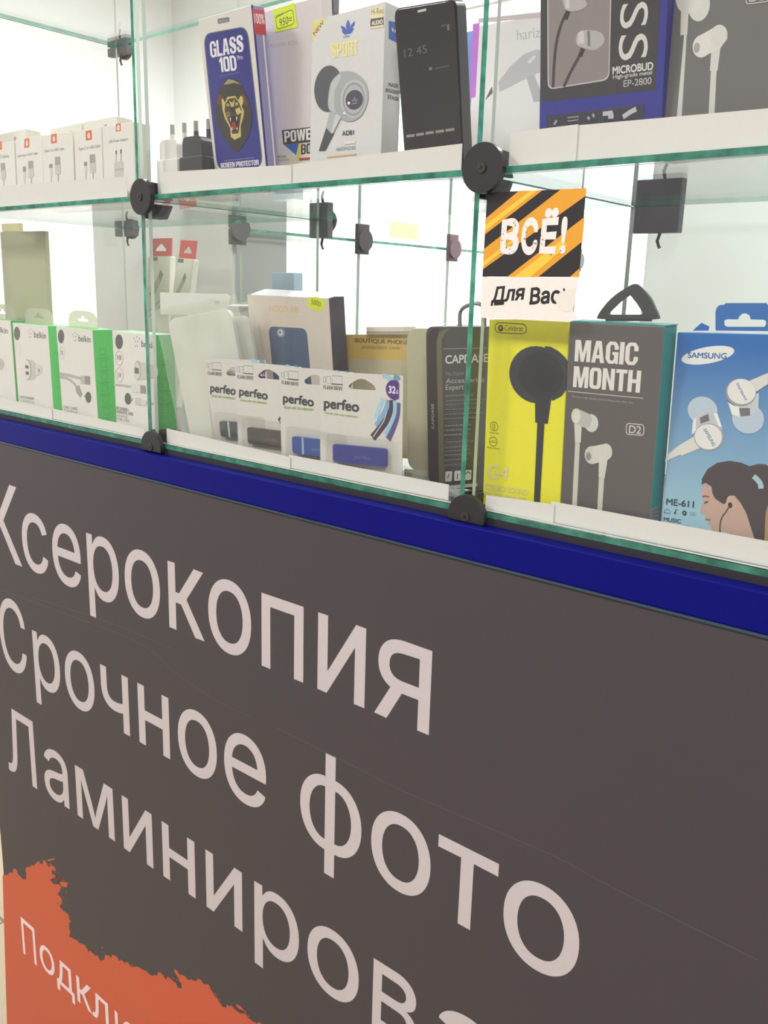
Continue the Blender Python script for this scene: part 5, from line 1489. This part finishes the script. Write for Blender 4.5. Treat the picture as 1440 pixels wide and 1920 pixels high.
c, w, h = carton('earphone_box', 'white earphone box with a big silver earbud picture', 'box', (-0.5722, 0.0165, 1.3277, -0.30, 1.62, 0.89, 0.0798, 0.1280), 0.021, '#d8d6d4', '#d4d3d2')
p = Print()
p.poly([(0.0005, 0.1276), (0.0173, 0.1275), (0.0009, 0.1117)], '#e6d188')
p.text('NEW', [(0.0037, 0.116), (0.0146, 0.1239), (0.0013, 0.1186)], '#57503a', 0.01)
BL_ = '#3c5fb4'
for q in ([(0.0407, 0.1216), (0.0433, 0.1173), (0.0427, 0.1141), (0.0404, 0.1144), (0.0384, 0.1177)], [(0.033, 0.1186), (0.0376, 0.1167), (0.0399, 0.1143), (0.0352, 0.115)], [(0.0481, 0.1193), (0.0474, 0.1162), (0.0437, 0.1142), (0.0441, 0.1172)]):
    p.poly(q, BL_, smooth=True)
for q in ([(0.0345, 0.1142), (0.0472, 0.1141)], [(0.0355, 0.1131), (0.0462, 0.1129)], [(0.0369, 0.112), (0.0449, 0.1119)]):
    p.stroke(q, 0.0012, BL_)
p.text('adidas', [(0.0357, 0.1093), (0.0433, 0.1089), (0.0355, 0.1109)], '#7f8fc0', 0.02)
p.build('logo', c)
p = Print(start=10)
p.block('SPORT', [(0.0235, 0.0959), (0.0529, 0.0942), (0.0226, 0.1073)], '#eee292')
p.poly([(0.064, 0.1254), (0.0778, 0.1247), (0.0784, 0.1101), (0.0646, 0.111)], '#e9dcae')
p.text('Hi-Res', [(0.0657, 0.1209), (0.0774, 0.1199), (0.0653, 0.125)], '#6f6648', 0.0)
p.poly([(0.0648, 0.118), (0.0781, 0.1171), (0.0784, 0.1118), (0.0648, 0.1126)], '#4f4a42')
p.text('AUDIO', [(0.0661, 0.1131), (0.0777, 0.1124), (0.0659, 0.1164)], '#e9e2d4', 0.04)
p.text('AD81', [(0.0377, 0.0358), (0.0507, 0.0354), (0.0372, 0.0396)], '#4a484a', 0.03)
p.text('HEADPHONES', [(0.0312, 0.0248), (0.0528, 0.0242), (0.031, 0.0275)], '#8c8a8a', 0.0)
p.poly([(0.0402, 0.0315), (0.0523, 0.0313), (0.0524, 0.0288), (0.0403, 0.0288)], '#e2ddd0')
p.stroke([(0.021, 0.021), (0.0538, 0.0205)], 0.0012, '#e2b878')
p.build('lettering', c)
p = Print(start=22)
p.poly([(0.0194, 0.0439), (0.0286, 0.0386), (0.0189, 0.0263), (0.0112, 0.0266)], '#4a494c')
p.ell([(0.0208, 0.0736), (0.0369, 0.0729), (0.0203, 0.0911)], '#505256')
p.poly([(0.0335, 0.0837), (0.0432, 0.0837), (0.0528, 0.0801), (0.0611, 0.0734), (0.0648, 0.0647), (0.0638, 0.0565), (0.0581, 0.0487), (0.0487, 0.0458), (0.0389, 0.0476), (0.0289, 0.053), (0.0223, 0.0576), (0.0208, 0.0645), (0.0238, 0.0775)], '#a9abac', smooth=True)
p.poly([(0.0241, 0.0774), (0.0335, 0.0835), (0.0357, 0.0815), (0.0283, 0.0712), (0.028, 0.0579), (0.0303, 0.0538), (0.023, 0.0575), (0.0211, 0.0654)], '#bfc1c2')
p.ell([(0.0494, 0.0624), (0.0636, 0.0616), (0.0489, 0.0765)], '#bcbebf')
p.ell([(0.0495, 0.0621), (0.0616, 0.0614), (0.049, 0.0746)], '#959799')
p.ell([(0.0497, 0.0619), (0.0603, 0.0613), (0.0493, 0.0727)], '#b4b6b7')
p.ell([(0.0503, 0.0614), (0.0598, 0.0608), (0.05, 0.0688)], '#48464f')
for q in ([(0.0507, 0.0638), (0.0519, 0.0616), (0.0509, 0.0601), (0.0497, 0.0619)], [(0.0474, 0.0627), (0.0495, 0.061), (0.0504, 0.0598), (0.0481, 0.0606)], [(0.0543, 0.0625), (0.0536, 0.0605), (0.0515, 0.0596), (0.0522, 0.0608)]):
    p.poly(q, '#8f8d98')
p.stroke([(0.0482, 0.0587), (0.0537, 0.0588)], 0.0008, '#8f8d98')
p.ell([(0.0445, 0.0597), (0.046, 0.0596), (0.0444, 0.0609)], '#eceaea'); p.ell([(0.0399, 0.0527), (0.0413, 0.0526), (0.0398, 0.0537)], '#eceaea')
p.poly([(0.0234, 0.0556), (0.0367, 0.0507), (0.0268, 0.038), (0.0194, 0.0439)], '#b2b4b5')
p.poly([(0.0303, 0.0533), (0.0367, 0.0507), (0.0276, 0.0387), (0.0253, 0.0397)], '#c9cbcb')
p.build('earbud_picture', c)
p = Print('side', w)
p.poly([(0.004, 0.1152), (0.0153, 0.1169), (0.0162, 0.1021), (0.0047, 0.1027)], BL_)
p.poly([(0.0077, 0.1118), (0.0099, 0.1109), (0.01, 0.1085), (0.0082, 0.1092)], '#dcd9d6'); p.poly([(0.0104, 0.1106), (0.0134, 0.1109), (0.012, 0.1086)], '#dcd9d6')
p.text('MADE', [(0.0062, 0.0689), (0.0181, 0.0701), (0.0061, 0.0718)], '#55545a', 0.03)
p.text('BIGGEST', [(0.0031, 0.0645), (0.0208, 0.0658), (0.0033, 0.0672)], '#55545a', 0.03)
p.text('STAGE', [(0.0057, 0.06), (0.0189, 0.0608), (0.0057, 0.0628)], '#55545a', 0.03)
p.build('side_print', c)

F_ = (-0.4800, 0.0341, 1.3277, 2.93, -13.25, -1.84, 0.0549, 0.1210)
c = thing('flip_phone_case', 'black flip phone case with a glossy window front', 'phone case')
place(c, F_)
w, h = F_[6], F_[7]
m = MB(); m.prism(quad_round([(0, 0), (w, 0), (w, h), (0, h)], 0.006, 6), 0.0, 0.012, mat('#3d3a41', rough=0.35)); m.build('case', c, bevel=0.0015)
m = MB(); m.prism(quad_round([(0.001, 0.001), (w - 0.001, 0.001), (w - 0.001, h - 0.001), (0.001, h - 0.001)], 0.006, 6), -0.0016, -0.0001, mat('#3a3637', rough=0.08)); m.build('front_flap', c, bevel=0.0006)
p = Print()
p.stroke([(0.0221, 0.1167), (0.0296, 0.1171)], 0.0016, '#d8d4d2')
for q in ([(0.0041, 0.0336), (0.0119, 0.034)], [(0.0134, 0.0342), (0.0209, 0.0347)], [(0.0224, 0.0349), (0.0299, 0.0354)], [(0.0316, 0.0355), (0.0395, 0.0359)], [(0.0408, 0.0361), (0.0486, 0.0366)]):
    p.stroke(q, 0.0019, '#a89c96')
p.text('12 45', [(0.0075, 0.0881), (0.0282, 0.0894), (0.0074, 0.0935)], '#6c6a6a')
p.stroke([(0.0416, 0.1047), (0.0427, 0.1058), (0.0443, 0.1052), (0.046, 0.1062)], 0.0006, '#6c6a6a')
p.poly([(0.0468, 0.1057), (0.049, 0.1059), (0.0488, 0.1021), (0.0468, 0.102)], '#75736f')
p.ell([(0.0305, 0.0787), (0.0321, 0.0787), (0.0306, 0.0799)], '#7c7876')
p.stroke([(0.0341, 0.0784), (0.0469, 0.0794)], 0.0008, '#5c5a5a')
o = p.build('front_print', c); o.location = (0, -0.0016, 0)

c, w, h = carton('hair_dryer_box', 'white box with purple edge and a grey hair dryer picture', 'box', (-0.5098, 0.1485, 1.3277, -0.08, 4.08, -1.45, 0.1100, 0.1449), 0.03, '#ece8e8', '#c98ad6', top='#d9a9b8')
p = Print()
p.poly([(-0.0066, 0.147), (0.0007, 0.1471), (0.0047, 0.0856), (-0.0014, 0.085)], '#c06ad2')
p.text('harizma', [(0.0422, 0.1278), (0.0801, 0.1271), (0.0405, 0.1365)], '#c2bcbe')
p.poly([(-0.0011, 0.147), (0.0875, 0.1417), (0.0869, 0.1458), (-0.0017, 0.1511)], '#cdb9bd')
p.build('lettering', c)
p = Print(start=5)
p.poly([(0.0276, 0.0963), (0.0382, 0.1074), (0.05, 0.1156), (0.0624, 0.1184), (0.0752, 0.1161), (0.0826, 0.1078), (0.0776, 0.1), (0.0673, 0.0994), (0.053, 0.0953), (0.0299, 0.0877)], '#bdb9bc')
p.poly([(0.0559, 0.0974), (0.0631, 0.0989), (0.0727, 0.0836), (0.0769, 0.0765), (0.0664, 0.0765)], '#b3afb2')
p.poly([(0.0154, 0.0819), (0.0213, 0.093), (0.0228, 0.0876)], '#3a383a')
p.poly([(0.0548, 0.1094), (0.0609, 0.1138), (0.0636, 0.1129), (0.0586, 0.1078)], '#e2dfe0')
p.build('dryer_picture', c)
m = MB(); m.box(-0.0, 0.022, -0.012, -0.0005, 0.02, h + 0.02, mat('#7f9fe0')); 
c2 = tag(m.build('product_carton'), 'pale blue carton between the flip phone case and hair dryer box', 'box'); 
hx = (-0.5098, 0.1485, 1.3277, -0.08, 4.08, -1.45, 0.1100, 0.1449)
c2.location = (hx[0] - 0.030, hx[1] + 0.035, ZM - 0.0195)

# ------------------------------------------------------------------ upper right compartment
c, w, h = carton('earphone_box', 'blue and black boxed metal earphones with a clear window', 'box', (-0.3484, 0.0165, 1.3277, -0.24, -3.60, 1.20, 0.0880, 0.1531), 0.022, '#2b2e8e', '#24277a')
p = Print()
p.poly([(-0.0011, 0.1415), (0.0815, 0.1364), (0.0836, 0.0812), (0.083, 0.0383), (0.0007, 0.0418)], '#3a373a')
p.text('S', [(0.0574, 0.0907), (0.057, 0.0768), (0.076, 0.0892)], '#d6d2cc', 0.0)
p.text('S', [(0.0569, 0.0732), (0.0573, 0.0587), (0.0764, 0.0716)], '#d6d2cc', 0.0)
p.text('MICROBUD', [(0.0535, 0.0513), (0.0809, 0.0501), (0.0533, 0.056)], '#dcd8d4', 0.03)
p.text('High-grade metal', [(0.0539, 0.0479), (0.0803, 0.047), (0.0538, 0.051)], '#c9c5c2', 0.02)
p.text('EP-2800', [(0.0615, 0.043), (0.0802, 0.0423), (0.0613, 0.0469)], '#c9c5c2', 0.0)
p.build('lettering', c)
p = Print(start=9)
p.rr([(0.0039, 0.1343), (0.0504, 0.13), (0.0515, 0.0485), (0.0063, 0.0487)], 0.005, '#c9bfbe')
p.rr([(0.0047, 0.1335), (0.0496, 0.1295), (0.0508, 0.0494), (0.0071, 0.0494)], 0.005, '#8e8384')
p.stroke([(0.0207, 0.095), (0.0159, 0.0871), (0.0126, 0.0775), (0.011, 0.0648), (0.0104, 0.0495)], 0.0022, '#453c3d', smooth=True)
p.stroke([(0.0317, 0.0712), (0.0294, 0.0656), (0.0239, 0.0578), (0.0186, 0.0489)], 0.0022, '#453c3d', smooth=True)
p.poly([(0.0288, 0.0657), (0.0306, 0.0695), (0.0337, 0.0693), (0.0315, 0.0648)], '#34302f')
p.poly([(0.0171, 0.0894), (0.0196, 0.0946), (0.0228, 0.094), (0.0203, 0.0886)], '#34302f')
p.poly([(0.0279, 0.0794), (0.0348, 0.0801), (0.044, 0.0773), (0.0472, 0.0718), (0.0414, 0.0676), (0.0329, 0.0698), (0.0273, 0.0732)], '#b5afae', smooth=True)
p.poly([(0.0287, 0.0799), (0.032, 0.0803), (0.0332, 0.0729), (0.0283, 0.073)], '#d0cbc8')
p.poly([(0.0348, 0.0795), (0.0367, 0.0792), (0.0373, 0.0703), (0.0355, 0.0706)], '#7d7878')
p.poly([(0.017, 0.1032), (0.028, 0.1011), (0.0343, 0.095), (0.0282, 0.0924), (0.0188, 0.0947)], '#b5afae', smooth=True)
p.poly([(0.018, 0.1024), (0.021, 0.1018), (0.0216, 0.0949), (0.0188, 0.0954)], '#d0cbc8')
p.build('window_picture', c)
p = Print(start=9)
p.poly([(0.0059, 0.0325), (0.076, 0.0313), (0.0774, 0.0041), (0.0061, 0.0081)], '#34333f')
for q in ([(0.0082, 0.0316), (0.0181, 0.0314), (0.0183, 0.0218), (0.0085, 0.0217)], [(0.0203, 0.0315), (0.0315, 0.0314), (0.0319, 0.0216), (0.0206, 0.0218)], [(0.0337, 0.0316), (0.0446, 0.0314), (0.045, 0.0218), (0.0341, 0.0219)], [(0.047, 0.0316), (0.0576, 0.0313), (0.058, 0.0216), (0.0474, 0.0218)], [(0.0591, 0.0314), (0.0714, 0.0309), (0.0719, 0.0213), (0.0595, 0.0217)]):
    p.stroke(q, 0.0004, '#4f4e5a', closed=True)
p.poly([(0.0477, 0.0302), (0.0542, 0.0302), (0.0554, 0.028), (0.0555, 0.0252), (0.0519, 0.0254), (0.0515, 0.0275), (0.0478, 0.0276)], '#c3c1c6')
p.stroke([(0.062, 0.0253), (0.0669, 0.0277), (0.0709, 0.029)], 0.003, '#c3c1c6')
p.stroke([(0.022, 0.0296), (0.0303, 0.0294), (0.0296, 0.0274), (0.0221, 0.0275)], 0.0007, '#a5a3aa')
p.stroke([(0.0118, 0.0265), (0.0139, 0.0289)], 0.0016, '#a5a3aa'); p.stroke([(0.0367, 0.0283), (0.0386, 0.0268)], 0.0016, '#a5a3aa'); p.stroke([(0.0405, 0.0298), (0.0417, 0.0277)], 0.0016, '#a5a3aa')
p.build('icon_strip', c)

c, w, h = carton('earphone_box', 'large grey earphone box with white earbuds at the right edge', 'box', (-0.2625, 0.0187, 1.3277, 0.11, 0.86, 1.17, 0.0770, 0.1325), 0.022, '#6c6967', '#5d5a58')
p = Print()
p.poly([(0.0101, 0.0815), (0.0115, 0.0813), (0.0132, 0.0167), (0.0098, 0.017)], '#cfccc4')
p.poly([(0.0067, 0.0869), (0.0116, 0.086), (0.012, 0.0705), (0.0077, 0.0706)], '#d8d5cd')
p.ell([(0.0176, 0.0861), (0.0245, 0.0854), (0.0167, 0.0956)], '#d3d1ca')
p.poly([(0.003, 0.0959), (0.0155, 0.097), (0.0198, 0.0868), (0.0157, 0.0817), (0.0075, 0.0838), (0.0037, 0.0886)], '#d8d5cd', smooth=True)
p.poly([(0.0288, 0.0488), (0.0323, 0.0482), (0.0339, 0.0144), (0.0302, 0.0148)], '#cfccc4')
p.poly([(0.0279, 0.0613), (0.0335, 0.0616), (0.0329, 0.0472), (0.0282, 0.0476)], '#cfd0cc')
p.poly([(0.0183, 0.068), (0.0303, 0.0721), (0.0356, 0.07), (0.0371, 0.064), (0.0335, 0.0596), (0.0247, 0.0565), (0.0179, 0.0587)], '#d8d5cd')
p.ell([(0.0218, 0.0623), (0.0274, 0.062), (0.0212, 0.0687)], '#dcd9d1')
p.ell([(0.0317, 0.0666), (0.0369, 0.0663), (0.0311, 0.0725)], '#d3d1ca')
p.ell([(0.0189, 0.0619), (0.0208, 0.0619), (0.0187, 0.0648)], '#a5a29b')
p.build('earphone_picture', c)
p = Print(start=11)
p.rr([(0.046, 0.0808), (0.0592, 0.0799), (0.0588, 0.0873), (0.0458, 0.0881)], 0.002, '#c3bfba', line=0.0006)
p.text('D2', [(0.0477, 0.0816), (0.0574, 0.0809), (0.0474, 0.0869)], '#c3bfba', 0.01)
p.build('model_badge', c)

# ------------------------------------------------------------------ behind the showcase
# rear wing of the showcase running away from the customer side
XW = -1.89 * U
for i, (y0, y1) in enumerate(((0.62, 1.08), (1.085, 1.53), (1.535, 2.42))):
    lab = ('rear glass upright nearest the grey board', 'middle rear glass upright seen beyond the cream phone case box', 'farthest rear glass upright towards the added window')[i]
    pane('glass_divider', lab, XW - GT / 2, XW + GT / 2, y0 * U, y1 * U, ZB - 0.0045, ZT, 'glass uprights of the rear wing', PALE)  # pale edge colour stands in for bright light from behind
    lab = ('rear glass shelf nearest the grey board', 'middle rear glass shelf beyond the cream phone case box', 'farthest rear glass shelf towards the added window')[i]
    pane('glass_shelf', lab, XW - 0.12, XW - GT / 2 - 0.0004, y0 * U, y1 * U, ZM - GT, ZM, 'glass shelves of the rear wing')
def rear_connector(y, label, colr):
    t = thing('corner_connector', label, 'connector', (XW, y * U, ZM - GT / 2), 'small connectors of the rear wing')
    mm = mat(colr, rough=0.4)
    MB().box(GT / 2 + 0.0004, 0.010, -0.014, 0.014, 0.0004, 0.026, mm).build('upper_jaw', t, bevel=0.001)
    MB().box(GT / 2 + 0.0004, 0.010, -0.014, 0.014, -0.022, -0.0004, mm).build('lower_jaw', t, bevel=0.001)
    m = MB(); m.prism(disc_outline(0.017), 0.0102, 0.015, mm, axis='x'); m.build('disc', t)
rear_connector(0.60, 'small dark connector on the rear wing near the grey board', '#4a4a4e')
rear_connector(1.085, 'small black connector on the rear wing above the clear phone case box', '#3a383a')
rear_connector(1.54, 'brownish round connector on the rear wing near the black case pack', '#6b5560')
rear_connector(2.40, 'small grey connector on the rear wing beside the striped sticker', '#77787c')
cb = thing('back_counter', 'grey board cabinet carrying the rear wing of the showcase', 'cabinet', (0, 0, 0))
MB().box(XW - 0.13, XW + 0.02, 0.60 * U, 2.45 * U, 0, ZB - 0.005, mat('#b9bbb8', rough=0.5)).build('cabinet_body', cb)
MB().box(XW - 0.135, XW - 0.125, 0.625 * U, 1.0 * U, ZB - 0.005, ZM + 0.03, mat('#a2a5a5', rough=0.5)).build('grey_board', cb)
MB().box(-2.55 * U, XW - 0.004, 0.598 * U, 0.613 * U, 0.0, ZM + 0.014, mat('#cdd1cb', rough=0.5)).build('end_board', cb)
wbd = MB(); wbd.add([(X2 + 0.004, DEP + 0.03, CTOP + 0.0003), (XR + 0.25, DEP + 0.03, CTOP + 0.0003), (XR + 0.25, DEP + 0.03, ZM + 0.06), (X2 + 0.004, DEP + 0.03, ZM + 0.06)], [[0, 1, 2, 3]], OPAL)
bd = tag(wbd.build('back_board'), 'white opal board standing behind the grey and blue earphone boxes', 'board')
md = bd.modifiers.new('thickness', 'SOLIDIFY'); md.thickness = 0.003
nt_ = MB(); nt_.box(XW + GT / 2 + 0.0002, XW + GT / 2 + 0.0006, 1.22 * U, 1.36 * U, ZM + 0.008, ZM + 0.034, mat('#d9efb4', rough=0.7))
tag(nt_.build('paper_note'), 'pale green paper note on the glass of the rear wing', 'note')

for nm, lab, catg, x, y, z, sx, sy, sz, colr in (
        ('product_carton', 'small white carton on the rear wing right of the added window glare', 'box', XW - 0.055, 1.62 * U, ZB, 0.07, 0.04, 0.085, '#d8d8d4'),
        ('product_carton', 'small grey carton on the rear wing behind the black case pack', 'box', XW - 0.055, 1.86 * U, ZB, 0.07, 0.04, 0.10, '#c3c6c4'),
        ('product_carton', 'pale cream carton on the rear wing behind the yellow header card', 'box', XW - 0.055, 1.36 * U, ZB, 0.07, 0.05, 0.07, '#e2dccb'),
        ('product_carton', 'pale blue and white carton on the rear wing beside the grey board', 'box', XW - 0.03, 0.84 * U, ZB, 0.05, 0.02, 0.185, '#a9c2d8')):
    t = thing(nm, lab, catg, (x, y, z + 0.0002), 'small cartons on the rear wing')
    MB().box(-sx / 2, sx / 2, -sy / 2, sy / 2, 0, sz, mat(colr)).build('carton', t, bevel=0.001)
    p = Print('side', sx / 2)
    p.poly([(-sy * .3, sz * .5), (sy * .3, sz * .5), (sy * .3, sz * .8), (-sy * .3, sz * .8)], '#8fa0a0')
    p.build('label_print', t)
